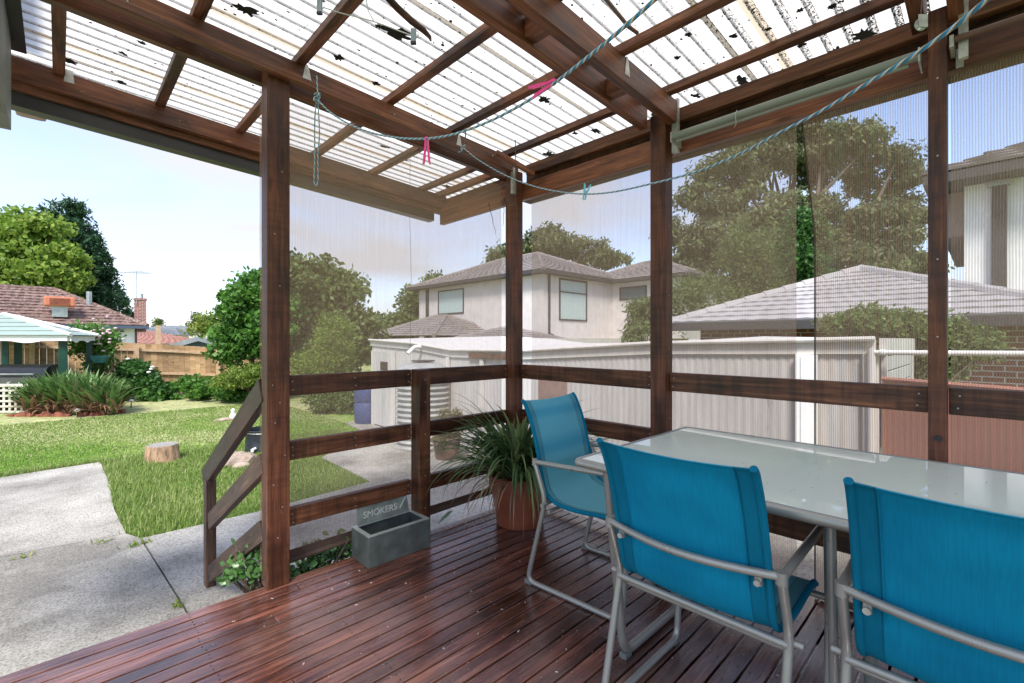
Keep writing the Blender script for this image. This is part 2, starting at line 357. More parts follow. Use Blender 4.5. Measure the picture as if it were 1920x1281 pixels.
    df = N('ShaderNodeBsdfDiffuse'); tr = N('ShaderNodeBsdfTranslucent'); gl = N('ShaderNodeBsdfGlossy'); gl.inputs['Roughness'].default_value = .25
    L(fin.outputs[0], df.inputs[0]); L(fin.outputs[0], tr.inputs[0])
    ms = N('ShaderNodeMixShader'); ms.inputs[0].default_value = .80; L(df.outputs[0], ms.inputs[1]); L(tr.outputs[0], ms.inputs[2])
    m4 = N('ShaderNodeMixShader'); m4.inputs[0].default_value = .04; L(ms.outputs[0], m4.inputs[1]); L(gl.outputs[0], m4.inputs[2])
    L(m4.outputs[0], o.inputs[0]); return m
PITCH = 0.085; YS0 = 0.80
M_roof = roof_material()

def cloth_material(name, axis, cover=.36, pitch=.0085, col=(.44, .31, .21), amp=.2):
    """knitted shade cloth: see-through between vertical threads"""
    m, t, N, L = mat_new(name)
    o = N('ShaderNodeOutputMaterial'); tc = N('ShaderNodeTexCoord'); sp = N('ShaderNodeSeparateXYZ'); L(tc.outputs['Object'], sp.inputs[0])
    n = N('ShaderNodeTexNoise'); n.inputs['Scale'].default_value = 2.0; n.inputs['Detail'].default_value = 3; L(tc.outputs['Object'], n.inputs['Vector'])
    ad = N('ShaderNodeMath'); ad.operation = 'MULTIPLY_ADD'; ad.inputs[1].default_value = .012; L(n.outputs['Fac'], ad.inputs[0]); L(sp.outputs[axis], ad.inputs[2])
    ml = N('ShaderNodeMath'); ml.operation = 'MULTIPLY'; ml.inputs[1].default_value = 2 * math.pi / pitch; L(ad.outputs[0], ml.inputs[0])
    sn = N('ShaderNodeMath'); sn.operation = 'SINE'; L(ml.outputs[0], sn.inputs[0])
    mr = N('ShaderNodeMapRange'); mr.inputs['From Min'].default_value = -1; mr.inputs['From Max'].default_value = 1
    mr.inputs['To Min'].default_value = cover - amp; mr.inputs['To Max'].default_value = cover + amp; L(sn.outputs[0], mr.inputs['Value'])
    mpn = N('ShaderNodeMapping'); sc = [3, 3, 3]; sc['XYZ'.index(axis)] = 90; sc[2] = 1.2; mpn.inputs['Scale'].default_value = sc; L(tc.outputs['Object'], mpn.inputs['Vector'])
    n2 = N('ShaderNodeTexNoise'); n2.inputs['Scale'].default_value = 1.5; n2.inputs['Detail'].default_value = 4; L(mpn.outputs[0], n2.inputs['Vector'])
    m2 = N('ShaderNodeMath'); m2.operation = 'MULTIPLY_ADD'; m2.inputs[1].default_value = .16; L(n2.outputs['Fac'], m2.inputs[0]); L(mr.outputs[0], m2.inputs[2])
    m3 = N('ShaderNodeMath'); m3.operation = 'SUBTRACT'; m3.inputs[1].default_value = .08; m3.use_clamp = True; L(m2.outputs[0], m3.inputs[0])
    df = N('ShaderNodeBsdfDiffuse'); df.inputs[0].default_value = (*col, 1); tl = N('ShaderNodeBsdfTranslucent'); tl.inputs[0].default_value = (*col, 1)
    mm = N('ShaderNodeMixShader'); mm.inputs[0].default_value = .5; L(df.outputs[0], mm.inputs[1]); L(tl.outputs[0], mm.inputs[2])
    tp = N('ShaderNodeBsdfTransparent'); ms = N('ShaderNodeMixShader'); L(m3.outputs[0], ms.inputs[0]); L(tp.outputs[0], ms.inputs[1]); L(mm.outputs[0], ms.inputs[2])
    L(ms.outputs[0], o.inputs[0]); return m
M_clothA = cloth_material('shade_cloth_front', 'X', cover=.41, amp=.05)
M_clothB = cloth_material('shade_cloth_side', 'Y', cover=.42, amp=.06)
M_clothC = cloth_material('shade_cloth_near', 'Y', cover=.43, amp=.15)

def leaf_mat(name, dark, light, trans=.35, rough=.5, yellow=None, nscale=.35):
    m, t, N, L = mat_new(name)
    o = N('ShaderNodeOutputMaterial'); b = N('ShaderNodeBsdfPrincipled'); g = N('ShaderNodeNewGeometry'); tc = N('ShaderNodeTexCoord')
    n = N('ShaderNodeTexNoise'); n.inputs['Scale'].default_value = nscale; n.inputs['Detail'].default_value = 3; L(tc.outputs['Object'], n.inputs['Vector'])
    a = N('ShaderNodeMath'); a.operation = 'MULTIPLY_ADD'; a.inputs[1].default_value = .55; L(g.outputs['Random Per Island'], a.inputs[0])
    s = N('ShaderNodeMath'); s.operation = 'MULTIPLY'; s.inputs[1].default_value = .5; L(n.outputs['Fac'], s.inputs[0]); L(s.outputs[0], a.inputs[2])
    r = N('ShaderNodeValToRGB')
    st = [(.12, dark), (.72, light)]
    if yellow: st = [(.12, dark), (.62, light), (.80, yellow)]
    ramp(r, st); L(a.outputs[0], r.inputs[0]); L(r.outputs[0], b.inputs['Base Color']); b.inputs['Roughness'].default_value = rough
    b.inputs['Specular IOR Level'].default_value = .35
    tl = N('ShaderNodeBsdfTranslucent'); L(r.outputs[0], tl.inputs[0]); ms = N('ShaderNodeMixShader'); ms.inputs[0].default_value = trans
    L(b.outputs[0], ms.inputs[1]); L(tl.outputs[0], ms.inputs[2]); L(ms.outputs[0], o.inputs[0]); return m

M_maple = leaf_mat('maple_leaf', (.07, .16, .02), (.24, .36, .05), .45, yellow=(.34, .42, .09))
M_conifer = leaf_mat('conifer_leaf', (.008, .035, .014), (.035, .10, .035), .15)
M_gum = leaf_mat('gum_leaf', (.06, .075, .04), (.17, .20, .09), .35, yellow=(.24, .27, .11))
M_darkleaf = leaf_mat('shrub_leaf_dark', (.012, .05, .010), (.06, .16, .03), .3)
M_midleaf = leaf_mat('shrub_leaf_mid', (.03, .10, .015), (.12, .27, .045), .35)
M_brightleaf = leaf_mat('shrub_leaf_bright', (.06, .13, .015), (.20, .30, .05), .4, yellow=(.36, .40, .10))
M_olive = leaf_mat('olive_leaf', (.06, .10, .03), (.19, .25, .08), .35)
M_strap = leaf_mat('strap_leaf', (.03, .09, .02), (.16, .30, .08), .25, rough=.35, yellow=(.25, .26, .12))
M_dryleaf = leaf_mat('dry_strap_leaf', (.10, .05, .03), (.30, .18, .11), .2)
M_jade = leaf_mat('jade_leaf', (.02, .07, .015), (.09, .20, .05), .15, rough=.3)
M_grassblade = leaf_mat('grass_blade', (.10, .19, .03), (.26, .37, .08), .4, yellow=(.46, .46, .22), nscale=.9)
M_bark = pbr('bark', (.16, .12, .09), .9, var=.3, scale=6, bump=.5, bscale=18, stretch=(6, 6, 1))
M_gumbark = pbr('gum_bark', (.17, .14, .115), .85, var=.3, scale=3)
M_galv = pbr('galvanised_steel', (.42, .46, .44), .42, metal=.75, var=.12, scale=6, rvar=.08, bump=.05)
M_zinc = pbr('zinc_sheet', (.17, .20, .185), .42, metal=.55, var=.2, scale=9, rvar=.1, bump=.06)
M_bracket = pbr('bracket_steel', (.50, .50, .46), .5, metal=.6, var=.2, scale=20)
M_frame = pbr('champagne_metal', (.33, .33, .30), .30, metal=.45, var=.04, scale=4, rvar=.05)
M_plasticfoot = pbr('grey_plastic', (.16, .17, .16), .6, var=.05)
M_terracotta = pbr('plastic_terracotta', (.22, .062, .030), .45, var=.15, scale=4, rvar=.1)
M_soil = pbr('soil', (.03, .02, .014), .95, var=.3, scale=30, bump=.5)
M_white = pbr('white_paint', (.78, .78, .76), .6, var=.05, scale=3)
M_render = pbr('rendered_wall', (.60, .56, .53), .85, var=.06, scale=2, bump=.1)
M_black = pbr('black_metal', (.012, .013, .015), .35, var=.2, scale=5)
M_drum = pbr('drum_metal', (.022, .028, .035), .4, var=.35, scale=6, rvar=.1)
M_darkgrey = pbr('dark_fascia', (.055, .05, .048), .55, var=.1)
M_glassdark = pbr('window_glass', (.10, .14, .15), .12, var=.1, scale=1.0, spec=.8)
M_blind = pbr('window_blind', (.42, .52, .50), .6, var=.05)
M_green = pbr('green_post_paint', (.006, .055, .030), .45, var=.2, scale=5)
M_rock = pbr('rock', (.36, .28, .22), .9, var=.3, scale=5, bump=.6, bscale=14)
M_brick_lump = pbr('edging_brick', (.30, .10, .06), .9, var=.3, scale=6, bump=.4)
M_redfence = pbr('red_sheet_fence', (.46, .21, .155), .65, var=.08, scale=2)
M_pinkplastic = pbr('pink_plastic', (.95, .04, .27), .35, var=.03)
M_blueplastic = pbr('blue_plastic', (.16, .52, .68), .35, var=.03)
M_bluebin = pbr('blue_plastic_drum', (.06, .085, .20), .5, var=.1)
M_pvc = pbr('pvc_pipe', (.80, .79, .76), .4, var=.04)
M_wire = pbr('wire', (.10, .09, .08), .5, metal=.4, var=.1)
M_tube = pbr('blind_roller_tube', (.22, .24, .20), .4, var=.05, scale=3)
M_tubebrown = pbr('brown_roller_tube', (.13, .065, .04), .38, var=.15, scale=3)
M_hem = pbr('cloth_hem', (.09, .055, .04), .9, var=.15, scale=20)
M_darkcolor = pbr('colorbond_gutter', (.030, .027, .025), .4, var=.1)
M_teal = pbr('teal_planter', (.04, .18, .16), .5, var=.1)
M_orange = pbr('cooler_orange', (.50, .17, .09), .6, var=.06)
M_bluegable = pbr('blue_grey_cladding', (.055, .085, .13), .7, var=.06)
M_oldpaint = None

def corrug_paint(name, col, rust=.25):
    m, t, N, L = mat_new(name)
    o = N('ShaderNodeOutputMaterial'); b = N('ShaderNodeBsdfPrincipled'); L(b.outputs[0], o.inputs[0]); tc = N('ShaderNodeTexCoord')
    mp = N('ShaderNodeMapping'); mp.inputs['Scale'].default_value = (3, 3, .5); L(tc.outputs['Object'], mp.inputs['Vector'])
    n = N('ShaderNodeTexNoise'); n.inputs['Scale'].default_value = 2.0; n.inputs['Detail'].default_value = 9; n.inputs['Roughness'].default_value = .72; L(mp.outputs[0], n.inputs['Vector'])
    r = N('ShaderNodeValToRGB'); ramp(r, [(.27, (.22, .13, .09)), (.33, tuple(c * .80 for c in col)), (.55, col), (.8, tuple(min(1, c * 1.06) for c in col))])
    L(n.outputs['Fac'], r.inputs[0]); L(r.outputs[0], b.inputs['Base Color']); b.inputs['Roughness'].default_value = .7; return m
M_shed = corrug_paint('old_white_paint', (.57, .545, .52))
M_fascia = corrug_paint('peeling_fascia_paint', (.66, .62, .58))

def brick_mat():
    m, t, N, L = mat_new('red_brick')
    o = N('ShaderNodeOutputMaterial'); b = N('ShaderNodeBsdfPrincipled'); L(b.outputs[0], o.inputs[0]); tc = N('ShaderNodeTexCoord')
    cs = N('ShaderNodeSeparateXYZ'); L(tc.outputs['Object'], cs.inputs[0]); s = N('ShaderNodeMath'); s.operation = 'ADD'; L(cs.outputs['X'], s.inputs[0]); L(cs.outputs['Y'], s.inputs[1])
    cb = N('ShaderNodeCombineXYZ'); L(s.outputs[0], cb.inputs[0]); L(cs.outputs['Z'], cb.inputs[1])
    br = N('ShaderNodeTexBrick'); br.inputs['Scale'].default_value = 1; br.inputs['Brick Width'].default_value = .24; br.inputs['Row Height'].default_value = .086
    br.inputs['Mortar Size'].default_value = .008; br.inputs['Color1'].default_value = (.30, .10, .065, 1); br.inputs['Color2'].default_value = (.22, .07, .045, 1); br.inputs['Mortar'].default_value = (.55, .52, .48, 1)
    L(cb.outputs[0], br.inputs['Vector']); L(br.outputs[0], b.inputs['Base Color']); b.inputs['Roughness'].default_value = .9; return m
M_brick = brick_mat()

def tile_mat(name, c1, c2, spots=None):
    m, t, N, L = mat_new(name)
    o = N('ShaderNodeOutputMaterial'); b = N('ShaderNodeBsdfPrincipled'); L(b.outputs[0], o.inputs[0]); tc = N('ShaderNodeTexCoord')
    n = N('ShaderNodeTexNoise'); n.inputs['Scale'].default_value = 1.2; n.inputs['Detail'].default_value = 9; n.inputs['Roughness'].default_value = .75; L(tc.outputs['Object'], n.inputs['Vector'])
    r = N('ShaderNodeValToRGB'); ramp(r, [(.35, c1), (.65, c2)]); L(n.outputs['Fac'], r.inputs[0]); last = r.outputs[0]
    if spots:
        v = N('ShaderNodeTexNoise'); v.inputs['Scale'].default_value = 7; v.inputs['Detail'].default_value = 4; v.inputs['Roughness'].default_value = .7; L(tc.outputs['Object'], v.inputs['Vector'])
        rr = N('ShaderNodeValToRGB'); ramp(rr, [(.52, 0.0), (.62, .8)]); L(v.outputs['Fac'], rr.inputs[0])
        mm = N('ShaderNodeMixRGB'); mm.inputs[2].default_value = (*spots, 1); L(rr.outputs[0], mm.inputs[0]); L(last, mm.inputs[1]); last = mm.outputs[0]
    L(last, b.inputs['Base Color']); b.inputs['Roughness'].default_value = .8; return m
M_tileBrown = tile_mat('brown_roof_tile', (.10, .055, .045), (.20, .12, .10), (.34, .28, .24))
M_tileGrey = tile_mat('grey_roof_tile', (.16, .14, .13), (.27, .235, .22))
M_tilePale = tile_mat('pale_roof_tile', (.33, .31, .305), (.41, .39, .385))
M_tileRed = tile_mat('salmon_roof_tile', (.36, .18, .14), (.50, .27, .21))
M_tileBlue = tile_mat('slate_roof', (.16, .18, .20), (.24, .26, .28))

# ------------------------------------------------------------------ ground, slabs, lawn
def ground_mat():
    m, t, N, L = mat_new('lawn_ground')
    o = N('ShaderNodeOutputMaterial'); b = N('ShaderNodeBsdfPrincipled'); L(b.outputs[0], o.inputs[0]); tc = N('ShaderNodeTexCoord')
    n = N('ShaderNodeTexNoise'); n.inputs['Scale'].default_value = .55; n.inputs['Detail'].default_value = 5; n.inputs['Roughness'].default_value = .6; L(tc.outputs['Object'], n.inputs['Vector'])
    n2 = N('ShaderNodeTexNoise'); n2.inputs['Scale'].default_value = 11; n2.inputs['Detail'].default_value = 10; n2.inputs['Roughness'].default_value = .75; L(tc.outputs['Object'], n2.inputs['Vector'])
    sp = N('ShaderNodeSeparateXYZ'); L(tc.outputs['Object'], sp.inputs[0])
    mr = N('ShaderNodeMapRange'); mr.inputs['From Min'].default_value = 8.0; mr.inputs['From Max'].default_value = 11.5; mr.inputs['To Min'].default_value = -.16; mr.inputs['To Max'].default_value = .12
    L(sp.outputs['Y'], mr.inputs['Value'])
    a = N('ShaderNodeMath'); a.operation = 'ADD'; L(n.outputs['Fac'], a.inputs[0]); L(mr.outputs[0], a.inputs[1])
    r = N('ShaderNodeValToRGB'); ramp(r, [(.38, (.13, .26, .03)), (.50, (.24, .34, .08)), (.62, (.44, .45, .22))]); L(a.outputs[0], r.inputs[0])
    r2 = N('ShaderNodeValToRGB'); ramp(r2, [(.36, .45), (.60, 1.2)]); L(n2.outputs['Fac'], r2.inputs[0])
    mm = N('ShaderNodeMixRGB'); mm.blend_type = 'MULTIPLY'; mm.inputs[0].default_value = 1; L(r.outputs[0], mm.inputs[1]); L(r2.outputs[0], mm.inputs[2]); L(mm.outputs[0], b.inputs['Base Color'])
    b.inputs['Roughness'].default_value = .95; b.inputs['Specular IOR Level'].default_value = .1
    bp = N('ShaderNodeBump'); bp.inputs['Strength'].default_value = .8; bp.inputs['Distance'].default_value = .04; L(n2.outputs['Fac'], bp.inputs['Height']); L(bp.outputs[0], b.inputs['Normal'])
    return m
M_ground = ground_mat()
def concrete_mat():
    m, t, N, L = mat_new('aged_concrete')
    o = N('ShaderNodeOutputMaterial'); b = N('ShaderNodeBsdfPrincipled'); L(b.outputs[0], o.inputs[0]); tc = N('ShaderNodeTexCoord')
    n = N('ShaderNodeTexNoise'); n.inputs['Scale'].default_value = 1.1; n.inputs['Detail'].default_value = 6; n.inputs['Roughness'].default_value = .62; L(tc.outputs['Object'], n.inputs['Vector'])
    n2 = N('ShaderNodeTexNoise'); n2.inputs['Scale'].default_value = 75; n2.inputs['Detail'].default_value = 5; n2.inputs['Roughness'].default_value = .8; L(tc.outputs['Object'], n2.inputs['Vector'])
    v = N('ShaderNodeTexVoronoi'); v.inputs['Scale'].default_value = 95; L(tc.outputs['Object'], v.inputs['Vector'])
    r = N('ShaderNodeValToRGB'); ramp(r, [(.36, (.22, .205, .175)), (.50, (.37, .35, .305)), (.66, (.49, .465, .41))]); L(n.outputs['Fac'], r.inputs[0])
    r2 = N('ShaderNodeValToRGB'); ramp(r2, [(.40, .30), (.52, 1.0), (.72, 1.35)]); L(n2.outputs['Fac'], r2.inputs[0])
    r3 = N('ShaderNodeValToRGB'); ramp(r3, [(.0, .62), (.4, 1.08)]); L(v.outputs['Distance'], r3.inputs[0])
    mm = N('ShaderNodeMixRGB'); mm.blend_type = 'MULTIPLY'; mm.inputs[0].default_value = .8; L(r.outputs[0], mm.inputs[1]); L(r2.outputs[0], mm.inputs[2])
    m3 = N('ShaderNodeMixRGB'); m3.blend_type = 'MULTIPLY'; m3.inputs[0].default_value = .6; L(mm.outputs[0], m3.inputs[1]); L(r3.outputs[0], m3.inputs[2])
    L(m3.outputs[0], b.inputs['Base Color']); b.inputs['Roughness'].default_value = .85
    bp = N('ShaderNodeBump'); bp.inputs['Strength'].default_value = .5; bp.inputs['Distance'].default_value = .006; L(n2.outputs['Fac'], bp.inputs['Height']); L(bp.outputs[0], b.inputs['Normal'])
    return m
M_conc = concrete_mat()

g = MB(); g.add([(-700, -700, GZ), (900, -700, GZ), (900, 900, GZ), (-700, 900, GZ)], [(0, 1, 2, 3)])
tag(part('ground', g, M_ground), kind='structure')
CZ = GZ + .03
SLAB_L = [(-4, 8.3), (-4, 5.42), (-.35, 5.44), (.41, 5.36), (.418, 5.3), (.418, 8.72), (-.53, 8.60)]
slabs = [
    [(-5, 8.2), (-5, 5.44), (-.33, 5.455), (.425, 5.34), (.40, 6.2), (.43, 7.4), (.416, 8.72), (-.526, 8.60), (-2, 8.4)],
    [(-5, 5.43), (-5, -2), (.58, -2), (.60, 2.4), (.572, 3.59), (.50, 5.14), (.43, 5.33), (-.33, 5.443)],
]
mb = MB()
for s in slabs: mb.prism(s, GZ - .1, CZ)
tag(part('concrete_path', mb, M_conc), kind='structure')
SLAB_R = [(.594, -2), (.614, 2.4), (.584, 3.59), (.514, 5.13), (1.41, 5.11), (2.1, 5.18), (2.70, 5.24), (2.72, 5.5), (2.75, 6.8), (3.3, 7.35), (4.15, 8.45), (4.25, 9.3), (4.75, 9.4), (4.75, -3)]
mb = MB().prism(SLAB_R, GZ - .1, CZ - .003)
tag(part('concrete_yard', mb, M_conc), kind='structure')

def inpoly(x, y, P):
    c = False; n = len(P)
    for i in range(n):
        x0, y0 = P[i]; x1, y1 = P[(i + 1) % n]
        if (y0 > y) != (y1 > y) and x < (x1 - x0) * (y - y0) / (y1 - y0) + x0: c = not c
    return c
def fast_mesh(name, V, F, mat, smooth=False):
    me = bpy.data.meshes.new(name); nv, nf, k = len(V), len(F), F.shape[1]
    me.vertices.add(nv); me.vertices.foreach_set('co', V.astype(np.float32).ravel())
    me.loops.add(nf * k); me.loops.foreach_set('vertex_index', F.astype(np.int32).ravel())
    me.polygons.add(nf); me.polygons.foreach_set('loop_start', np.arange(0, nf * k, k, dtype=np.int32))
    try: me.polygons.foreach_set('loop_total', np.full(nf, k, dtype=np.int32))
    except Exception: pass
    me.materials.append(mat); me.update(calc_edges=True); return me
rng = np.random.default_rng(5)
def grass():
    P = []
    # denser near the camera; only where it can be seen
    for (n, x0, x1, y0, y1, h0, h1) in ((85000, .30, 3.9, 5.0, 8.8, .015, .052), (60000, -1.5, 5.0, 8.4, 14.0, .010, .034), (5200, .30, 1.0, 5.0, 8.8, .05, .11), (3500, -1.2, .5, 8.55, 8.8, .05, .10)):
        X = rng.uniform(x0, x1, n); Y = rng.uniform(y0, y1, n); Hh = rng.uniform(h0, h1, n)
        for x, y, h in zip(X, Y, Hh):
            if inpoly(x, y, slabs[0]) or inpoly(x, y, slabs[1]) or inpoly(x, y, SLAB_R):
                if random.random() > .004: continue
            if y > 9 and x > 4.3: continue
            P.append((x, y, h))
    P = np.array(P); n = len(P)
    a = rng.uniform(0, 2 * np.pi, n); wd = rng.uniform(.003, .007, n) * (1 + .10 * (P[:, 1] - 5)); ln = P[:, 2] * rng.uniform(.1, .9, n)
    dx, dy = np.cos(a), np.sin(a)
    b = np.stack([P[:, 0], P[:, 1], np.full(n, GZ)], 1)
    sd_ = np.stack([-dy * wd, dx * wd, np.zeros(n)], 1); tip = b + np.stack([dx * ln, dy * ln, P[:, 2]], 1)
    V = np.stack([b - sd_, b + sd_, tip], 1).reshape(-1, 3); F = np.arange(3 * n).reshape(-1, 3)
    o = place('grass', fast_mesh('grass', V, F, M_grassblade)); tag(o, 'short green grass blades of the back lawn', 'grass', kind='stuff')
grass()

# ------------------------------------------------------------------ leaves and trees
def leaves_np(centres, radii, n, size, seed, flat=.0, aspect=.55, droop=0.0, shell=.55):
    """n leaf faces (4-vertex pointed) spread through clumps"""
    r = np.random.default_rng(seed); C = np.array([tuple(c) for c in centres]); R = np.array(radii); 
    if R.ndim == 1: R = np.stack([R, R, R], 1)
    wgt = (R[:, 0] * R[:, 1] + R[:, 2] * R[:, 1] + 1e-9); wgt = wgt / wgt.sum()
    k = r.choice(len(C), n, p=wgt); d = r.normal(size=(n, 3)); d /= np.linalg.norm(d, axis=1)[:, None]
    rad = shell + (1 - shell) * r.random(n) ** .7; rad *= (1 + .22 * r.normal(size=n).clip(-1.5, 1.5))
    P = C[k] + d * R[k] * rad[:, None]
    a = r.normal(size=(n, 3)); a[:, 2] -= droop * 2; a /= np.linalg.norm(a, axis=1)[:, None]
    u = r.normal(size=(n, 3)); u = u + d * .8; u[:, 2] += flat
    b = np.cross(a, u); b /= (np.linalg.norm(b, axis=1)[:, None] + 1e-9)
    s = size * r.uniform(.6, 1.4, n)[:, None]
    A = a * s; B = b * s * aspect * .5
    V = np.stack([P, P + A * .45 + B, P + A, P + A * .45 - B], 1).reshape(-1, 3)
    return V, np.arange(4 * n).reshape(-1, 4)
def clumps_in(ells, k, rs, seed, zsq=.8, inner=.35):
    r = random.Random(seed); cs = []; rr = []
    vol = [e[1][0] * e[1][1] * e[1][2] for e in ells]; tot = sum(v ** .67 for v in vol)
    for (c, R), v in zip(ells, vol):
        for _ in range(max(2, int(k * v ** .67 / tot))):
            d = Vector((r.gauss(0, 1), r.gauss(0, 1), r.gauss(0, 1))).normalized(); q = inner + (1 - inner) * r.random() ** .5
            p = Vector(c) + Vector((d.x * R[0] * q, d.y * R[1] * q, d.z * R[2] * q)); s = rs * r.uniform(.6, 1.35)
            cs.append(p); rr.append((s, s, s * zsq))
    return cs, rr
def tree(name, label, cat, base, ells, k, rs, n, leaf, mat, seed, tr=.15, barkm=None, group=None, limbs=14, aspect=.55, droop=0, zsq=.8, shell=.5, flat=0, inner=.35, top=None):
    base = Vector(base); t = thing(name, label, cat, base, group=group)
    cs, rr = clumps_in(ells, k, rs, seed, zsq, inner)
    V, F = leaves_np(cs, rr, n, leaf, seed, aspect=aspect, droop=droop, shell=shell, flat=flat)
    place('crown', fast_mesh(name + '_crown', V, F, mat), t)
    r = random.Random(seed + 1); mb = MB()
    cen = sum((Vector(e[0]) for e in ells), Vector()) / len(ells)
    topp = Vector(top) if top else Vector((cen.x, cen.y, cen.z))
    fork = base.lerp(topp, .45) + Vector((r.uniform(-.1, .1), r.uniform(-.1, .1), 0)) * (topp - base).length * .2
    mb.tube([base + Vector((0, 0, -.2)), base.lerp(fork, .5) + Vector((r.uniform(-.3, .3) * tr, r.uniform(-.3, .3) * tr, 0)), fork, fork.lerp(topp, .6), topp], [tr * 1.25, tr, tr * .8, tr * .5, tr * .25], n=8)
    for c in r.sample(cs, min(limbs, len(cs))):
        s = base.lerp(fork, 1.0) if r.random() < .5 else fork.lerp(topp, r.random() * .6)
        m1 = s.lerp(c, .5) + Vector((r.uniform(-1, 1), r.uniform(-1, 1), r.uniform(0, .8))) * (c - s).length * .12
        mb.tube([s, s.lerp(m1, .5), m1, m1.lerp(c, .55), c], [tr * .42, tr * .36, tr * .27, tr * .17, tr * .06], n=5)
    place('trunk', mb.mesh('trunk', barkm or M_bark, True), t)
    return t
def pe(px, py, rx, ry, d, rd=None):
    """ellipsoid measured on the photograph at distance d"""
    s = d / FPX; rr = rd if rd else (rx + ry) / 2 * s
    return (ond(px, py, d), (max(rx * s, rr * .8), max(rx * s, rr * .8), ry * s))

# left background
tree('maple_tree', 'bright green broad-leaved tree at the far left behind the brown tiled house', 'tree', ond(60, 690, 33).xy.to_3d() + Vector((0, 0, GZ)),
     [pe(60, 470, 70, 55, 33), pe(5, 440, 40, 50, 33), pe(110, 500, 38, 50, 32), pe(50, 540, 80, 40, 32), pe(20, 520, 60, 40, 32), pe(85, 440, 35, 30, 33)], 120, .85, 26000, .30, M_maple, 11, tr=.3, aspect=.8)
def conifer():
    base = ond(125, 690, 38); base.z = GZ; t = thing('conifer_tree', 'tall dark green conifer behind the bright green tree', 'tree', base)
    topz = ond(80, 385, 38).z; h = topz - GZ; r = random.Random(3); cs = []; rr = []
    for i in range(520):
        q = r.random() ** .75; z = GZ + h * (1 - q * .85); rad = 1.0 + q * 3.6; a = r.uniform(0, 2 * math.pi)
        for j in range(3):
            f = .45 + .28 * j; dz = j * .22
            cs.append(Vector((base.x + math.cos(a) * rad * f, base.y + math.sin(a) * rad * f, z + dz))); rr.append((.34, .34, .26))
    V, F = leaves_np(cs, rr, 34000, .34, 4, aspect=.35, shell=.3)
    place('crown', fast_mesh('conifer_crown', V, F, M_conifer), t)
    place('trunk', MB().tube([base, base + Vector((0, 0, h * .9))], .28, r2=.05).mesh('trunk', M_bark), t)
conifer()
tree('cypress_tree', 'narrow dark conifer leaning at the right edge of the tall conifer', 'tree', ond(178, 690, 39).xy.to_3d() + Vector((0, 0, GZ)),
     [pe(160, 480, 18, 40, 39), pe(180, 530, 26, 35, 39), pe(188, 500, 9, 20, 39), pe(172, 555, 30, 25, 39)], 70, .6, 9000, .3, M_conifer, 12, tr=.2, aspect=.35)
tree('fig_tree', 'leafy green garden tree beside the timber fence left of the stair post', 'tree', ond(478, 720, 13.5).xy.to_3d() + Vector((0, 0, GZ)),
     [pe(470, 570, 46, 38, 13), pe(488, 535, 24, 26, 13), pe(445, 610, 38, 40, 13), pe(500, 610, 60, 60, 13.4), pe(430, 655, 30, 22, 13), pe(500, 540, 30, 35, 13.6)], 110, .30, 15000, .13, M_midleaf, 13, tr=.09, aspect=.75)
tree('golden_shrub_tree', 'yellow green feathery tree beyond the fence beside the fig tree', 'tree', ond(420, 700, 40).xy.to_3d() + Vector((0, 0, GZ)),
     [pe(412, 605, 30, 20, 40), pe(388, 615, 22, 12, 40), pe(435, 615, 34, 30, 40), pe(455, 590, 24, 24, 40)], 70, .7, 8000, .30, M_brightleaf, 14, tr=.1)
for i, (px, py, rx, ry, dd) in enumerate([(370, 606, 8, 16, 60), (300, 612, 8, 12, 70)]):
    tree('distant_tree', ['small hazy tree on the skyline left of the golden tree', 'small hazy tree on the skyline beside the brick chimney'][i], 'tree', ond(px, 640, dd).xy.to_3d() + Vector((0, 0, GZ)), [pe(px, py, rx, ry, dd)], 14, .5, 900, .35, M_olive, 15 + i, tr=.1, limbs=4, group='small trees on the skyline')
# behind the shade cloth
tree('privet_tree', 'big bushy tree seen through the shade cloth right of the front post', 'tree', ond(600, 720, 15).xy.to_3d() + Vector((0, 0, GZ)),
     [pe(600, 545, 58, 52, 15), pe(575, 520, 45, 38, 15.3), pe(650, 545, 38, 28, 15), pe(560, 620, 70, 70, 15), pe(640, 620, 55, 50, 15), pe(690, 640, 40, 35, 15.5), pe(680, 605, 22, 20, 15), pe(610, 660, 60, 40, 14.5)], 190, .38, 26000, .16, M_olive, 21, tr=.16, aspect=.6)
tree('wattle_shrub', 'soft pale green bush in front of the big bushy tree behind the cloth', 'shrub', ond(620, 745, 12.5).xy.to_3d() + Vector((0, 0, GZ)),
     [pe(630, 640, 32, 50, 12.5), pe(600, 690, 45, 30, 12.3)], 60, .25, 9000, .10, M_brightleaf, 22, tr=.05, aspect=.3)
tree('hedge_shrub', 'low rounded bush at the lawn edge behind the top rail', 'shrub', ond(645, 770, 11.2).xy.to_3d() + Vector((0, 0, GZ)),
     [pe(640, 755, 44, 26, 11.3), pe(610, 745, 30, 22, 11.5), pe(675, 765, 24, 24, 11.2), pe(660, 740, 34, 22, 11.4)], 80, .17, 11000, .08, M_olive, 23, tr=.04)
tree('background_tree', 'olive green tree between the bushy tree and the two-storey house', 'tree', ond(760, 690, 34).xy.to_3d() + Vector((0, 0, GZ)),
     [pe(745, 615, 32, 24, 34), pe(785, 580, 30, 34, 36), pe(720, 635, 34, 20, 32), pe(820, 530, 14, 10, 42)], 80, .8, 9000, .35, M_olive, 24, tr=.2)
def gum(name, label, base, ells, k, rs, n, leaf, seed, tr, zsq=.5):
    return tree(name, label, 'tree', base, ells, k, rs, n, leaf, M_gum, seed, tr=tr, barkm=M_gumbark, limbs=34, aspect=.4, droop=.5, zsq=zsq, shell=.35, inner=.5)
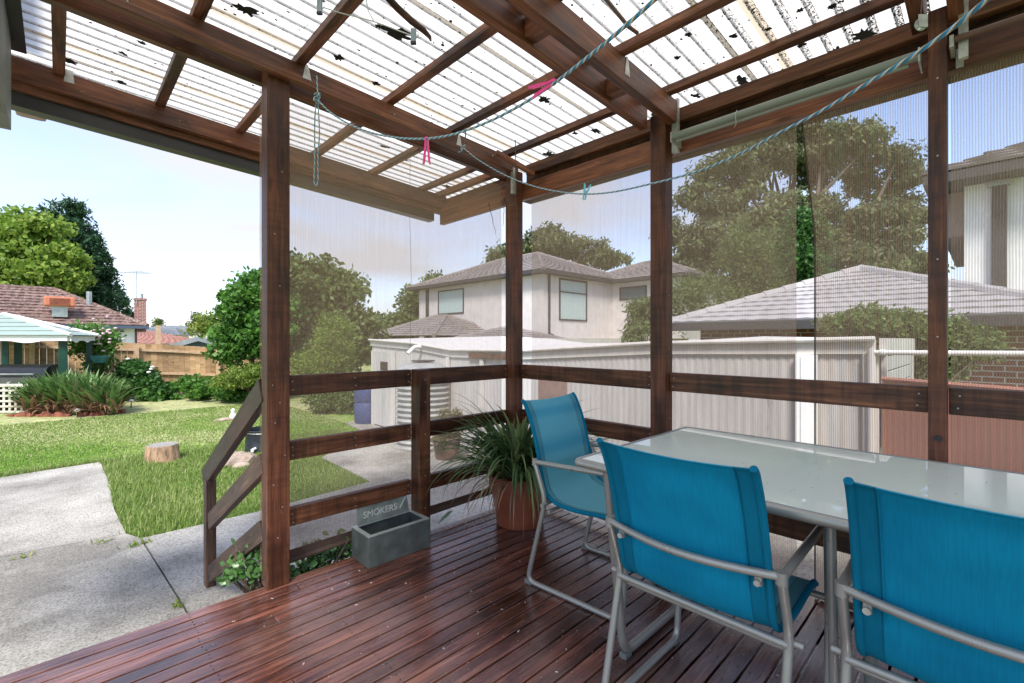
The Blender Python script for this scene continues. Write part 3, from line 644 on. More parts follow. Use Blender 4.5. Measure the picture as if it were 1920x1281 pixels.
gum('eucalyptus_tree', 'huge domed gum tree rising behind the single-storey tiled roof', ond(1490, 700, 32).xy.to_3d() + Vector((0, 0, GZ)),
    [pe(1480, 275, 85, 38, 32), pe(1560, 290, 80, 50, 32), pe(1650, 330, 62, 42, 32), pe(1380, 320, 58, 30, 32), pe(1700, 400, 42, 36, 31), pe(1330, 370, 52, 30, 31),
     pe(1420, 390, 70, 34, 31), pe(1290, 430, 42, 38, 31), pe(1500, 420, 70, 60, 31), pe(1610, 440, 80, 50, 31), pe(1350, 450, 62, 46, 30), pe(1440, 500, 80, 60, 30), pe(1300, 500, 40, 40, 30), pe(1560, 520, 100, 50, 30), pe(1680, 490, 50, 50, 30)],
    360, 1.0, 95000, .34, 31, .55)
gum('eucalyptus_tree', 'smaller domed gum tree behind the roof of the pale two-storey house', ond(1040, 690, 48).xy.to_3d() + Vector((0, 0, GZ)),
    [pe(1035, 455, 58, 28, 48), pe(965, 480, 42, 20, 48), pe(1110, 475, 45, 20, 48), pe(1150, 490, 22, 12, 48), pe(930, 500, 22, 14, 48)], 70, 1.1, 14000, .45, 32, .4)
tree('pine_tree', 'feathery green tree with drooping foliage in front of the huge gum tree', 'tree', ond(1400, 690, 22).xy.to_3d() + Vector((0, 0, GZ)),
     [pe(1390, 470, 40, 70, 22), pe(1440, 500, 50, 70, 22), pe(1350, 550, 60, 40, 22), pe(1430, 570, 80, 40, 22), pe(1280, 570, 34, 40, 22)], 130, .5, 20000, .22, M_olive, 33, tr=.15, aspect=.25, zsq=1.2)
tree('laurel_tree', 'dense dark green tree seen in the gap between two shade cloths', 'tree', ond(1512, 700, 17).xy.to_3d() + Vector((0, 0, GZ)),
     [pe(1512, 470, 26, 60, 17), pe(1520, 520, 40, 34, 17), pe(1500, 430, 16, 30, 17)], 60, .4, 9000, .14, M_darkleaf, 34, tr=.1)
tree('climbing_creeper', 'green creeper spilling over the shed end beside the brick wall', 'shrub', onx(1750, 760, 6.2).xy.to_3d() + Vector((0, 0, GZ)),
     [pe(1640, 600, 60, 16, 5.4), pe(1720, 620, 55, 30, 5.2), pe(1780, 650, 40, 45, 5.0), pe(1820, 640, 35, 38, 5.0), pe(1730, 680, 40, 40, 5.2), pe(1580, 608, 40, 10, 5.6)], 170, .12, 16000, .055, M_olive, 35, tr=.03, aspect=.45, limbs=24)
tree('bamboo_shrub', 'thin yellowish leafy shrub against the two-storey house wall', 'shrub', ond(1205, 660, 15).xy.to_3d() + Vector((0, 0, GZ)),
     [pe(1205, 590, 18, 32, 15), pe(1220, 570, 16, 20, 15), pe(1190, 620, 16, 18, 15)], 34, .3, 2600, .2, M_olive, 36, tr=.04, aspect=.25, droop=.6)

# ------------------------------------------------------------------ roof / house builders
def tiled_plane(mb, A, B, Cc, D, rows, cols, step=.03, wave=.018, thick=.03):
    """A,B = eave left/right, Cc,D = top right/left; raised courses"""
    A, B, Cc, D = map(Vector, (A, B, Cc, D)); nrm = (B - A).cross(D - A).normalized()
    if nrm.z < 0: nrm = -nrm
    for k in range(rows):
        t0, t1 = k / rows, (k + 1) / rows; vs = []; fs = []
        for j in range(cols + 1):
            s = j / cols; lo = A.lerp(D, t0).lerp(B.lerp(Cc, t0), s); hi = A.lerp(D, t1).lerp(B.lerp(Cc, t1), s)
            wv = wave * abs(math.sin(math.pi * (j * .5 + k * .5)))
            vs += [lo + nrm * (step * .1 + 0), lo + nrm * (step + wv), hi + nrm * (.004 + wv * .6)]
        for j in range(cols):
            b = 3 * j; fs += [(b, b + 3, b + 4, b + 1), (b + 1, b + 4, b + 5, b + 2)]
        mb.add(vs, fs)
def capline(mb, p0, p1, r=.10, seg=.42):
    p0, p1 = Vector(p0), Vector(p1); n = max(2, int((p1 - p0).length / seg))
    for i in range(n):
        a = p0.lerp(p1, i / n); b = p0.lerp(p1, (i + 1.08) / n); mb.tube([a, b], r * 1.08, n=8, r2=r * .9)
def hip_roof(x0, x1, y0, y1, ze, slope, mat, parent, row=.32, colw=.3, name='roof', capr=.1, step=.03, wave=.02):
    mb = MB(); W, Dp = x1 - x0, y1 - y0; h = min(W, Dp) / 2; zr = ze + h * slope
    if W >= Dp: r0, r1 = (x0 + h, (y0 + y1) / 2, zr), (x1 - h, (y0 + y1) / 2, zr)
    else: r0, r1 = ((x0 + x1) / 2, y0 + h, zr), ((x0 + x1) / 2, y1 - h, zr)
    c = [(x0, y0, ze), (x1, y0, ze), (x1, y1, ze), (x0, y1, ze)]
    rows = max(3, int(math.hypot(h, h * slope) / row))
    if W >= Dp: sides = [(c[0], c[1], r1, r0), (c[1], c[2], r1, r1), (c[2], c[3], r0, r1), (c[3], c[0], r0, r0)]
    else: sides = [(c[0], c[1], r0, r0), (c[1], c[2], r1, r0), (c[2], c[3], r1, r1), (c[3], c[0], r0, r1)]
    for a, b, cc, d in sides: tiled_plane(mb, a, b, cc, d, rows, max(4, int((Vector(b) - Vector(a)).length / colw)), step, wave)
    o = part(name, mb, mat, parent, False)
    cb = MB(); capline(cb, r0, r1, capr)
    near = (lambda p: r0 if (Vector(p) - Vector(r0)).length < (Vector(p) - Vector(r1)).length else r1)
    for p in c: capline(cb, p, near(p), capr)
    part('ridge_cap', cb, mat, o, True)
    return o, zr
def window(parent, a, b, z0, z1, nrm, frame=.06, fm=None, gm=None, name='window', bar=None):
    """a,b: horizontal ends (x,y) on the wall plane; frame proud of wall"""
    a = Vector((a[0], a[1], 0)); b = Vector((b[0], b[1], 0)); n = Vector(nrm).normalized(); x = (b - a).normalized(); Ln = (b - a).length; h = z1 - z0
    M = Matrix((x, n, Vector((0, 0, 1)))).transposed().to_4x4(); M.translation = a + Vector((0, 0, z0))
    mb = MB(); fr = frame
    for q in [((0, -.02, 0), (Ln, .05, fr)), ((0, -.02, h - fr), (Ln, .05, h)), ((0, -.02, fr), (fr, .05, h - fr)), ((Ln - fr, -.02, fr), (Ln, .05, h - fr))]: mb.box(q[0], q[1])
    if bar: mb.box((fr, -.01, h * bar - fr / 3), (Ln - fr, .04, h * bar + fr / 3))
    o = place(name, mb.mesh(name, fm or M_darkgrey), parent, M)
    place('pane', MB().box((fr, -.02, fr), (Ln - fr, .005, h - fr)).mesh('pane', gm or M_glassdark), o, M)
    return o

# brown tiled house beyond the fence (left)
hb = thing('house', 'white house with brown tiled hip roof beyond the timber fence', 'house', (-.5, 36.5, GZ))
ez = 2.02
hip_roof(-9.5, 3.62, 33.6, 41.2, ez, .55, M_tileBrown, hb, row=.36, colw=.3, capr=.13, step=.05, wave=.03)
part('wall', MB().box((-9.0, 34.1, GZ), (3.1, 40.8, ez - .02)), M_white, hb)
mb = MB().box((-9.5, 33.52, ez - .16), (3.66, 33.62, ez - .005)); mb.box((3.62, 33.62, ez - .16), (3.7, 41.2, ez - .005)); part('gutter', mb, M_bluegable, hb)
part('downpipe', MB().tube([(3.15, 34.0, ez - .1), (3.15, 34.0, GZ)], .05), M_darkgrey, hb)
window(hb, (1.55, 34.1), (2.45, 34.1), 1.0, 1.62, (0, -1, 0), frame=.06, fm=M_white, gm=M_glassdark)
part('window_hood', MB().box((1.42, 33.85, 1.66), (2.6, 34.1, 1.74)), M_darkgrey, hb)
q = ond(112, 568, 24.6); cb = MB().box((q.x - .6, q.y - .5, q.z - .2), (q.x + .6, q.y + .5, q.z + .30), ch=.08); o = part('evaporative_cooler', cb, M_orange, hb)
lb = MB()
for k in range(6): lb.box((q.x - .38, q.y - .525, q.z - .12 + k * .06), (q.x + .38, q.y - .50, q.z - .09 + k * .06))
part('louvre', lb, M_brick_lump, o)
part('cooler_duct', MB().box((q.x - .3, q.y - .3, q.z - .75), (q.x + .3, q.y + .3, q.z - .2)), M_galv, hb)
q = ond(167, 560, 26.5); part('flue', MB().tube([q + Vector((0, 0, -.6)), q + Vector((0, 0, .40))], .13, n=10), M_galv, hb)
q = ond(263, 585, 28); part('chimney', MB().box((q.x - .26, q.y - .26, q.z - 1.2), (q.x + .26, q.y + .26, q.z + .82)).box((q.x - .3, q.y - .3, q.z + .70), (q.x + .3, q.y + .3, q.z + .80)), M_brick, hb)
part('chimney_pot', MB().tube([q + Vector((.08, 0, .8)), q + Vector((.08, 0, 1.1))], .07), M_galv, hb)
q0 = q + Vector((-.2, -.3, .4)); ant = MB().tube([q0, q0 + Vector((0, 0, 2.0))], .018)
dirr = Vector((RT[0], RT[1], 0)); ant.tube([q0 + Vector((0, 0, 1.95)) - dirr * 1.1, q0 + Vector((0, 0, 1.85)) + dirr * .75], .014)
for k in range(9):
    c = q0 + Vector((0, 0, 1.93)) + dirr * (-1.0 + k * .2); l_ = .12 + .05 * k; ant.tube([c - Vector((FW[0], FW[1], 0)) * l_, c + Vector((FW[0], FW[1], 0)) * l_], .007, n=4)
part('television_aerial', ant, M_galv, hb)

# blue gabled house + salmon roof + far grey roofs
def gable(name, label, c, wdt, dep, ze, rise, wallm, roofm, ang, dz=0, group=None, barge=M_white):
    t = thing(name, label, 'house', (c[0], c[1], GZ), ang, group=group); M = wm(t)
    part('wall', MB().add([(-wdt / 2, 0, 0), (wdt / 2, 0, 0), (wdt / 2, 0, ze - GZ), (0, 0, ze + rise - GZ), (-wdt / 2, 0, ze - GZ), (-wdt / 2, dep, 0), (wdt / 2, dep, 0), (wdt / 2, dep, ze - GZ), (0, dep, ze + rise - GZ), (-wdt / 2, dep, ze - GZ)],
         [(0, 1, 2, 3, 4), (5, 9, 8, 7, 6), (0, 4, 9, 5), (1, 6, 7, 2)]) or MB(), wallm, t, M=M) if False else None
    w_ = MB(); w_.add([(-wdt / 2, 0, 0), (wdt / 2, 0, 0), (wdt / 2, 0, ze - GZ), (0, 0, ze + rise - GZ), (-wdt / 2, 0, ze - GZ), (-wdt / 2, dep, 0), (wdt / 2, dep, 0), (wdt / 2, dep, ze - GZ), (0, dep, ze + rise - GZ), (-wdt / 2, dep, ze - GZ)],
                      [(0, 1, 2, 3, 4), (5, 9, 8, 7, 6), (0, 4, 9, 5), (1, 6, 7, 2)])
    part('wall', w_, wallm, t, M=M)
    r_ = MB(); oh = .35; e = ze - GZ + .02; sl = rise / (wdt / 2)
    for s in (-1, 1): tiled_plane(r_, (s * (wdt / 2 + oh), -.4, e - oh * sl), (s * (wdt / 2 + oh), dep, e - oh * sl), (0, dep, e + rise), (0, -.4, e + rise), 14, 24, .03, .02)
    ro = part('roof', r_, roofm, t, M=M)
    b_ = MB()
    for s in (-1, 1): b_.quadbox([(s * (wdt / 2 + oh), -.44, e - oh * sl - .2), (s * (wdt / 2 + oh), -.44, e - oh * sl + .06), (0, -.44, e + rise + .06), (0, -.44, e + rise - .2)], (0, -1, 0), .05)
    part('bargeboard', b_, barge, ro, M=M)
    return t
q = ond(372, 640, 26)
gable('house', 'blue grey gabled house end peeking over the fence', (q.x, q.y), 3.6, 9, .72, .62, M_bluegable, M_tileBlue, RAD(-12), barge=M_tileBlue)
q = ond(322, 640, 36)
t_ = thing('house', 'salmon tiled roof of a house behind the fence beside the blue gable', 'house', (q.x, q.y, GZ), RAD(30)); M_ = wm(t_)
hip = MB(); part('wall', MB().box((-3.0, 0.3, 0), (3.4, 7.4, 1.35)), M_white, t_, M=M_)
rb_ = MB()
for s in [((-3.6, 0, 1.42), (4.0, 0, 1.42), (1.0, 3.8, 2.45), (-.6, 3.8, 2.45)), ((4.0, 0, 1.42), (4.0, 7.6, 1.42), (1.0, 3.8, 2.45), (1.0, 3.8, 2.45)), ((4.0, 7.6, 1.42), (-3.6, 7.6, 1.42), (-.6, 3.8, 2.45), (1.0, 3.8, 2.45)), ((-3.6, 7.6, 1.42), (-3.6, 0, 1.42), (-.6, 3.8, 2.45), (-.6, 3.8, 2.45))]:
    tiled_plane(rb_, *s, 14, 26, .03, .02)
part('roof', rb_, M_tileRed, t_, M=M_)
for i, (px, py, dd, wd_) in enumerate([(292, 628, 46, 4.0), (322, 622, 58, 8.0), (415, 632, 62, 12.0)]):
    q = ond(px, 640, dd); zt = ond(px, py, dd).z
    t_ = thing('house', ['small grey roofed house just right of the brick chimney', 'grey roofed house above the salmon roof on the skyline', 'low distant grey roof behind the golden tree'][i], 'house', (q.x, q.y, GZ), RAD(-20)); M_ = wm(t_)
    part('wall', MB().box((-wd_ / 2 + .3, .3, 0), (wd_ / 2 - .3, 5.7, zt - GZ)), M_render, t_, M=M_)
    r_ = MB(); e = zt - GZ; a_, b_, c_, d_ = (-wd_ / 2, 0, e), (wd_ / 2, 0, e), (wd_ / 2, 6, e), (-wd_ / 2, 6, e); k_ = wd_ / 4
    u_, v_ = (-wd_ / 2 + k_, 3, e + .8), (wd_ / 2 - k_, 3, e + .8)
    for s in [(a_, b_, v_, u_), (b_, c_, v_, v_), (c_, d_, u_, v_), (d_, a_, u_, u_)]: tiled_plane(r_, *s, 8, 16, .03, .02)
    part('roof', r_, M_tileBlue, t_, M=M_)
hl = MB()
for i in range(40):
    x0 = -120 + i * 14; hh = 4.5 + 2.5 * math.sin(i * .7) + 2 * math.sin(i * .23 + 1)
    hl.add([(x0, 420, GZ), (x0 + 16, 420, GZ), (x0 + 13, 440, hh + GZ), (x0 + 3, 440, hh + GZ), (x0, 520, GZ), (x0 + 16, 520, GZ)], [(0, 1, 2, 3), (3, 2, 5, 4), (0, 3, 4), (1, 5, 2)])
tag(part('hills', hl, pbr('far_hill', (.13, .19, .17), .95, var=.2, scale=.05)), kind='structure')

# two-storey pale house (through the cloth)
XC, YC = 17.91, 16.06
th = thing('house', 'pale rendered two-storey house with grey hip roof and a tall window', 'house', (XC, YC, GZ))
e2 = 4.93
hip_roof(XC, XC + 9.6, YC, YC + 13.2, e2, .42, M_tileGrey, th, row=.34, colw=.3, capr=.12)
hip_roof(24.4, 31, 11.4, YC + 3.2, e2 - .02, .42, M_tileGrey, th, row=.34, colw=.3, capr=.12)
part('wall', MB().box((XC + .55, YC + .55, 1.3), (XC + 9, YC + 12.4, e2 - .02)), M_render, th)
part('wall', MB().box((24.95, 12.0, 1.3), (30.5, YC + 2.6, e2 - .04)), M_render, th)
sf = MB().box((XC - .02, YC - .02, e2 - .18), (XC + 9.62, YC + 13.22, e2 - .01)); part('eave_fascia', sf, M_darkgrey, th)
part('eave_fascia', MB().box((24.38, 11.38, e2 - .2), (31.02, YC + .0, e2 - .03)), M_darkgrey, th)
wx = XC + .55; wy = YC + .55
a_ = onx(822, 560, wx); b_ = onx(870, 560, wx); window(th, (wx, a_.y), (wx, b_.y), onx(846, 589, wx).z, onx(846, 543, wx).z, (-1, 0, 0), gm=M_blind, frame=.08)
a_ = ony(1048, 560, wy); b_ = ony(1100, 560, wy); window(th, (a_.x, wy), (b_.x, wy), ony(1075, 602, wy).z, ony(1075, 525, wy).z, (0, -1, 0), gm=M_blind, frame=.09, bar=.68)
wx2 = 24.95; a_ = onx(1162, 550, wx2); b_ = onx(1213, 550, wx2); window(th, (wx2, a_.y), (wx2, b_.y), onx(1190, 562, wx2).z, onx(1190, 537, wx2).z, (-1, 0, 0), frame=.1)
a_ = ony(1030, 560, wy - .06); part('downpipe', MB().tube([(a_.x, a_.y, e2 - .1), (a_.x, a_.y, 1.55), (a_.x + .35, a_.y, 1.45)], .07), M_darkgrey, th)
a_ = onx(797, 560, wx + .01); part('corner_trim', MB().box((wx - .05, a_.y - .5, 1.3), (wx, a_.y - .15, e2 - .2)), M_darkgrey, th)
# its ground-floor roofs
hip_roof(14.2, 20.2, 20.5, 27.8, 1.45, .42, M_tileGrey, th, row=.32, colw=.3, capr=.11, name='lower_roof')
hip_roof(14.4, 19.6, 15.2, 20.4, 1.10, .30, M_tileGrey, th, row=.32, colw=.3, capr=.11, name='lower_roof')
part('lower_wall', MB().box((14.8, 12.8, GZ), (27.5, 27.2, 1.3)), M_render, th)

# single-storey house with the big pale hip roof (right)
rh = thing('house', 'brick house with wide pale grey tiled hip roof behind the shed', 'house', (10, 2, GZ))
XE = 9.5; e3 = 1.60; yL = onx(1252, 608, XE).y; ap = onx(1615, 505, 12.2)
yR = -1.2
mb = MB(); apx = Vector((12.4, ony(1615, 505, 1).y * 0 + onx(1615, 505, 12.4).y, onx(1615, 505, 12.4).z))
A_, B_ = Vector((XE, yL, e3)), Vector((XE, apx.y - (yL - apx.y), e3))
R1 = Vector((20, apx.y, apx.z))
tiled_plane(mb, A_, B_, apx, apx, 11, 34, .030, .014)
tiled_plane(mb, (20, yL, e3), A_, apx, R1, 12, 34, .055, .02)
tiled_plane(mb, B_, (20, B_.y, e3), R1, apx, 12, 34, .055, .02)
ro = part('roof', mb, M_tilePale, rh)
cb = MB(); capline(cb, A_, apx, .10, .40); capline(cb, B_, apx, .10, .40); capline(cb, apx, R1, .10, .4); part('ridge_cap', cb, M_tilePale, ro, True)
part('gutter', MB().box((XE - .08, B_.y, e3 - .17), (XE + .03, A_.y + .03, e3 - .005), ch=.01), M_darkgrey, rh)
part('wall', MB().box((XE + .5, B_.y + .5, GZ), (20, yL - .5, e3 - .05)), M_brick, rh)
# upper-storey building at the far right
ub = thing('house', 'white two-storey building with tiled eave at the right edge', 'house', (10, -1, GZ))
WX = 12.6; wy0 = onx(1808, 450, WX).y
ze4 = onx(1808, 352, WX).z
part('wall', MB().box((WX, -8, 1.2), (19, wy0, ze4 + .1)), M_white, ub)
yE = onx(1728, 345, WX - .6).y
mb = MB(); tiled_plane(mb, (WX - .65, -7.5, ze4 + .22), (WX - .65, yE, ze4 + .22), (WX + 2.6, yE - 2.6, ze4 + 1.55), (WX + 2.6, -7.5, ze4 + 1.55), 9, 26, .05, .025)
tiled_plane(mb, (WX - .65, yE, ze4 + .22), (20, yE, ze4 + .22), (20, yE - 2.6, ze4 + 1.55), (WX + 2.6, yE - 2.6, ze4 + 1.55), 9, 20, .05, .025)
part('roof', mb, M_tileGrey, ub)
part('eave_soffit', MB().box((WX - .63, -7.5, ze4 + .02), (19.9, yE - .02, ze4 + .2)), M_darkgrey, ub)
part('side_panel', MB().box((WX + .4, wy0 + .001, onx(1780, 440, WX).z), (18.5, yE - .25, ze4 + .015)), pbr('brown_panel', (.26, .20, .17), .8, var=.08), ub)
a_ = onx(1872, 450, WX - .07)
part('downpipe', MB().box((WX - .12, a_.y - .11, onx(1872, 545, WX).z), (WX - .015, a_.y + .09, ze4 - .02), ch=.01), M_darkgrey, ub)
part('rain_head', MB().box((WX - .16, a_.y - .15, ze4 - .1), (WX - .015, a_.y + .15, ze4 + .01), ch=.01), M_galv, ub)

# ------------------------------------------------------------------ old shed (plane X = 4.6) with tank
SX = 4.6
sh = thing('shed', 'old white corrugated garden shed with peeling paint behind the deck', 'shed', (SX, 4.7, GZ))
def topz(y):
    pts = [(.62, 1.245), (2.55, 1.20), (4.46, 1.085), (4.72, 1.08), (6.1, 1.07), (7.2, 1.17), (8.85, 1.235)]
    for (a, za), (b, zb_) in zip(pts, pts[1:]):
        if a <= y <= b: return za + (zb_ - za) * (y - a) / (b - a)
    return pts[0][1] if y < pts[0][0] else pts[-1][1]
def corr_wall(x, y0, y1, zb, topf, pitch=.076, amp=.004, seg=4):
    mb = MB(); n = int(abs(y1 - y0) / pitch * seg); vs = []
    for i in range(n + 1):
        y = y0 + (y1 - y0) * i / n; dx = amp * math.cos(2 * math.pi * (y - y0) / pitch); vs += [(x + dx, y, zb), (x + dx, y, topf(y))]
    mb.add(vs, [(2 * i, 2 * i + 2, 2 * i + 3, 2 * i + 1) for i in range(n)]); return mb
part('wall', corr_wall(SX, .64, 8.83, GZ - .02, lambda y: topz(y) - .02), M_shed, sh, True)
mb = MB()
ys_ = [.62, 2.55, 4.46, 6.1, 7.2, 8.85]
for a, b in zip(ys_, ys_[1:]):
    mb.quadbox([(SX - .03, a, topz(a) - .11), (SX - .03, b, topz(b) - .11), (SX - .03, b, topz(b)), (SX - .03, a, topz(a))], (-1, 0, 0), .02)
part('fascia', mb, M_fascia, sh)
mb = MB()
for a, b in zip(ys_, ys_[1:]):
    mb.add([(SX - .06, a, topz(a) + .012), (SX - .06, b, topz(b) + .012), (8.2, b, topz(b) + .10 if b > 2 else topz(b) - .05), (8.2, a, topz(a) + .10 if a > 2 else topz(a) - .05)], [(0, 1, 2, 3)])
    mb.tube([(SX - .06, a, topz(a) + .008), (SX - .06, b, topz(b) + .008)], .022, n=8)
part('roof', mb, M_fascia, sh)
# end wall facing the camera side (Y = .62)
xe = ony(1700, 640, .62).x
part('end_wall', MB().box((SX + .03, .60, GZ), (xe, .64, 1.20)), M_shed, sh)
part('end_fascia', MB().box((SX - .03, .555, 1.135), (xe + .05, .598, 1.26)), M_fascia, sh)
mb = MB()
for k in range(5): mb.box((SX + .10, .565, .50 + k * .125), (xe - .12, .590, .615 + k * .125), ch=.004)
mb.box((xe - .10, .56, .4), (xe - .02, .595, 1.13)); mb.box((SX + .02, .56, .4), (SX + .08, .595, 1.13))
part('weatherboards', mb, M_shed, sh)
part('far_end_wall', MB().box((SX + .02, 8.80, GZ), (8.0, 8.85, 1.2)), M_shed, sh)
# door at the left end
dy0, dy1 = onx(738, 700, SX).y, onx(706, 700, SX).y
d_ = MB()
nb = 6
for k in range(nb): d_.box((SX - .05, dy0 + (dy1 - dy0) * k / nb + .003, GZ + .05), (SX - .02, dy0 + (dy1 - dy0) * (k + 1) / nb - .003, onx(720, 660, SX).z))
do = part('door', d_, M_shed, sh)
for yy0, yy1 in ((dy0 - .09, dy0 - .01), (dy1 + .01, dy1 + .09)): part('door_frame', MB().box((SX - .07, yy0, GZ), (SX - .018, yy1, onx(720, 658, SX).z)), M_fascia, sh)
wa, wb_ = onx(727, 690, SX - .05), onx(714, 678, SX - .05)
part('door_window', MB().box((SX - .062, wa.y, wa.z - .05), (SX - .052, wb_.y, wb_.z)), pbr('dark_opening', (.06, .04, .03), .8), do)
wa, wb_ = onx(1062, 760, SX - .02), onx(1012, 712, SX - .02)
part('window', MB().box((SX - .05, wa.y, wa.z), (SX - .012, wb_.y, wb_.z)), pbr('rusty_board', (.30, .20, .17), .8, var=.15, scale=6), sh)
a_, b_ = onx(1532, 700, SX - .05), onx(1492, 700, SX - .05)
part('white_post', MB().box((SX - .07, a_.y, GZ), (SX - .012, b_.y, topz(a_.y) - .115), ch=.004).box((SX - .078, (a_.y + b_.y) / 2 - .01, GZ), (SX - .0705, (a_.y + b_.y) / 2 + .035, topz(a_.y) - .13)), M_white, sh)
part('corner_board', MB().box((SX - .045, .60, GZ), (SX - .012, .70, 1.13)), M_fascia, sh)
for px in (904, 840): 
    a_ = onx(px, 700, SX - .02); part('cover_strip', MB().box((SX - .04, a_.y - .04, GZ), (SX - .012, a_.y + .04, topz(a_.y) - .12)), M_fascia, sh)
pa = onx(908, 664, SX - .08); pb_ = onx(780, 661, SX - .3)
part('gutter_board', MB().box((SX - .06, onx(960, 660, SX).y, onx(908, 672, SX).z), (SX - .032, onx(884, 660, SX).y, onx(908, 662, SX).z)), pbr('rotten_board', (.16, .09, .06), .9, var=.3), sh)
a_ = onx(785, 655, SX - .05)
part('downpipe', MB().tube(fillet([a_ + Vector((.05, -.10, .05)), a_ + Vector((-.12, -.06, .045)), a_ + Vector((-.26, -.06, -.07))], .05), .034, n=12), M_pvc, sh, True)

# water tank
tq = onz(783, 846, CZ); tcx, tcy = tq.x + .30, tq.y + .30
tk = thing('water_tank', 'small round corrugated galvanised water tank in front of the shed', 'tank', (tcx, tcy, CZ))
tdist = tcx * FW[0] + tcy * FW[1]; tr_ = 48 / FPX * tdist; ztop = ond(783, 694, tdist).z
prof = []; z = .0; kk = 0
nzz = 14 * 6
for i in range(nzz + 1):
    z = .02 + (ztop - CZ - .04) * i / nzz; prof.append((tr_ + .022 * math.cos(i / 6 * 2 * math.pi), z))
M_tank = pbr('weathered_galvanised', (.46, .46, .43), .5, metal=.25, var=.15, scale=4)
part('barrel', MB().lathe(prof, (tcx, tcy, CZ), 48), M_tank, tk, True)
hd = .13
part('dome_lid', MB().lathe([(tr_ + .03, ztop - CZ - .03), (tr_ + .03, ztop - CZ + .01), (tr_ * .93, ztop - CZ + .05), (tr_ * .7, ztop - CZ + hd * .8), (tr_ * .4, ztop - CZ + hd), (.001, ztop - CZ + hd)], (tcx, tcy, CZ), 40), M_tank, tk, True)
part('inlet_strainer', MB().lathe([(.19, 0), (.19, .015), (.001, .02)], (tcx, tcy, ztop + hd + .015), 20), M_wire, tk)
part('base_slab', MB().lathe([(.001, 0), (tr_ + .08, 0), (tr_ + .08, .05), (.001, .05)], (tcx, tcy, CZ - .03), 24), M_conc, tk)
# blue barrel
a_ = onx(691, 780, SX + .35); 
bz = thing('plastic_drum', 'blue plastic drum at the far corner of the shed', 'barrel', (a_.x, 9.25, GZ))
c_ = (4.35, 9.2)
q = ond(690, 770, 9.7); part('barrel', MB().lathe([(.001, 0), (.24, 0), (.27, .05), (.28, .4), (.26, .45), (.28, .5), (.27, .85), (.20, .95), (.001, .97)], (q.x, q.y, GZ), 24), M_bluebin, bz, True)
# pots and weeds by shed
tree('weed_clump', 'dry brown weeds growing against the shed wall beside the tank', 'plant', (onx(845, 790, 4.4).x, onx(845, 790, 4.4).y, CZ), [pe(845, 800, 20, 40, 6.7), pe(825, 815, 16, 26, 6.6)], 30, .06, 2600, .05, leaf_mat('dry_weed', (.10, .10, .04), (.30, .26, .14)), 41, tr=.008, aspect=.25)
q = onz(838, 858, CZ)
tb_ = thing('garden_tub', 'rusty brown tub on the concrete in front of the shed weeds', 'pot', (q.x, q.y, CZ))
part('tub', MB().lathe([(.001, 0), (.16, 0), (.21, .3), (.2, .31), (.18, .26), (.001, .26)], (q.x, q.y, CZ), 24), pbr('rusty_tub', (.20, .12, .09), .85, var=.3), tb_, True)

# red sheet fence and PVC pipe at the right
rf = thing('red_fence', 'terracotta red sheet metal fence right of the shed', 'fence', (4.4, .2, GZ))
a_, b_ = Vector((4.58, .58, 0)), Vector((3.55, -1.25, 0)); mb = MB(); n_ = 200; dvec = (b_ - a_) / n_; nn = Vector((-dvec.y, dvec.x, 0)).normalized()
vs = []
for i in range(n_ + 1):
    p = a_ + dvec * i + nn * (.0004 if (i // 2) % 2 else -.0004); zt = .945 - .004 * i * .02
    vs += [(p.x, p.y, GZ), (p.x, p.y, zt)]
mb.add(vs, [(2 * i, 2 * i + 2, 2 * i + 3, 2 * i + 1) for i in range(n_)]); part('sheet', mb, M_redfence, rf)
part('top_rail', MB().tube([(a_.x, a_.y, .945), (b_.x, b_.y, .941)], .018, n=6), M_redfence, rf)
pp = thing('waste_pipe', 'long white horizontal pipe running from the shed corner to the right', 'pipe', (4.5, .5, 1.13))
p0 = onx(1634, 661, 4.53); p1 = ond(1990, 664, 2.9)
part('pipe', MB().tube([p0, p1], .019, n=12), M_pvc, pp, True)
part('elbow', MB().tube([p0 + Vector((.0, .0, .03)), p0 + Vector((0, .0, -.06)), (p0.x, p0.y, GZ)], .026, n=10), M_fascia, pp, True)
part('collar', MB().tube([p0.lerp(p1, .06), p0.lerp(p1, .09)], .025, n=12), M_pvc, pp, True)

# ------------------------------------------------------------------ timber fence at the back of the garden
fe = thing('timber_fence', 'tall new pine paling fence along the back of the garden', 'fence', (2, 19, GZ))
def ftop(x):
    pts = [(-3, 1.30), (-.55, 1.245), (.4, 1.2), (1.29, 1.15), (2.7, 1.06), (3.93, .945), (4.0, .90), (4.9, .80), (7, .72)]
    for (a, za), (b, zb_) in zip(pts, pts[1:]):
        if a <= x <= b: return za + (zb_ - za) * (x - a) / (b - a)
    return pts[-1][1]
mb = MB(); x = -2.8; r_ = random.Random(2)
while x < 6.9:
    zt = ftop(x) + r_.uniform(-.01, .01); mb.box((x, 19.0 + r_.uniform(0, .012), GZ - .1), (x + .146, 19.02, zt)); x += .15
pal = part('palings', mb, M_fencewood, fe)
for off, nm in ((.24, 'rail'), (.98, 'rail')):
    m_ = MB(); xs = [-2.8, -.55, 1.29, 2.7, 3.93]
    for a, b in zip(xs, xs[1:]): m_.quadbox([(a, 18.94, ftop(a) - off), (b, 18.94, ftop(b) - off), (b, 18.94, ftop(b) - off + .08), (a, 18.94, ftop(a) - off + .08)], (0, -1, 0), .05)
    m_.quadbox([(4.0, 18.95, ftop(4.0) - off), (6.9, 18.95, ftop(6.9) - off), (6.9, 18.95, ftop(6.9) - off + .08), (4.0, 18.95, ftop(4.0) - off + .08)], (0, -1, 0), .04)
    part(nm, m_, M_fencerail, fe)
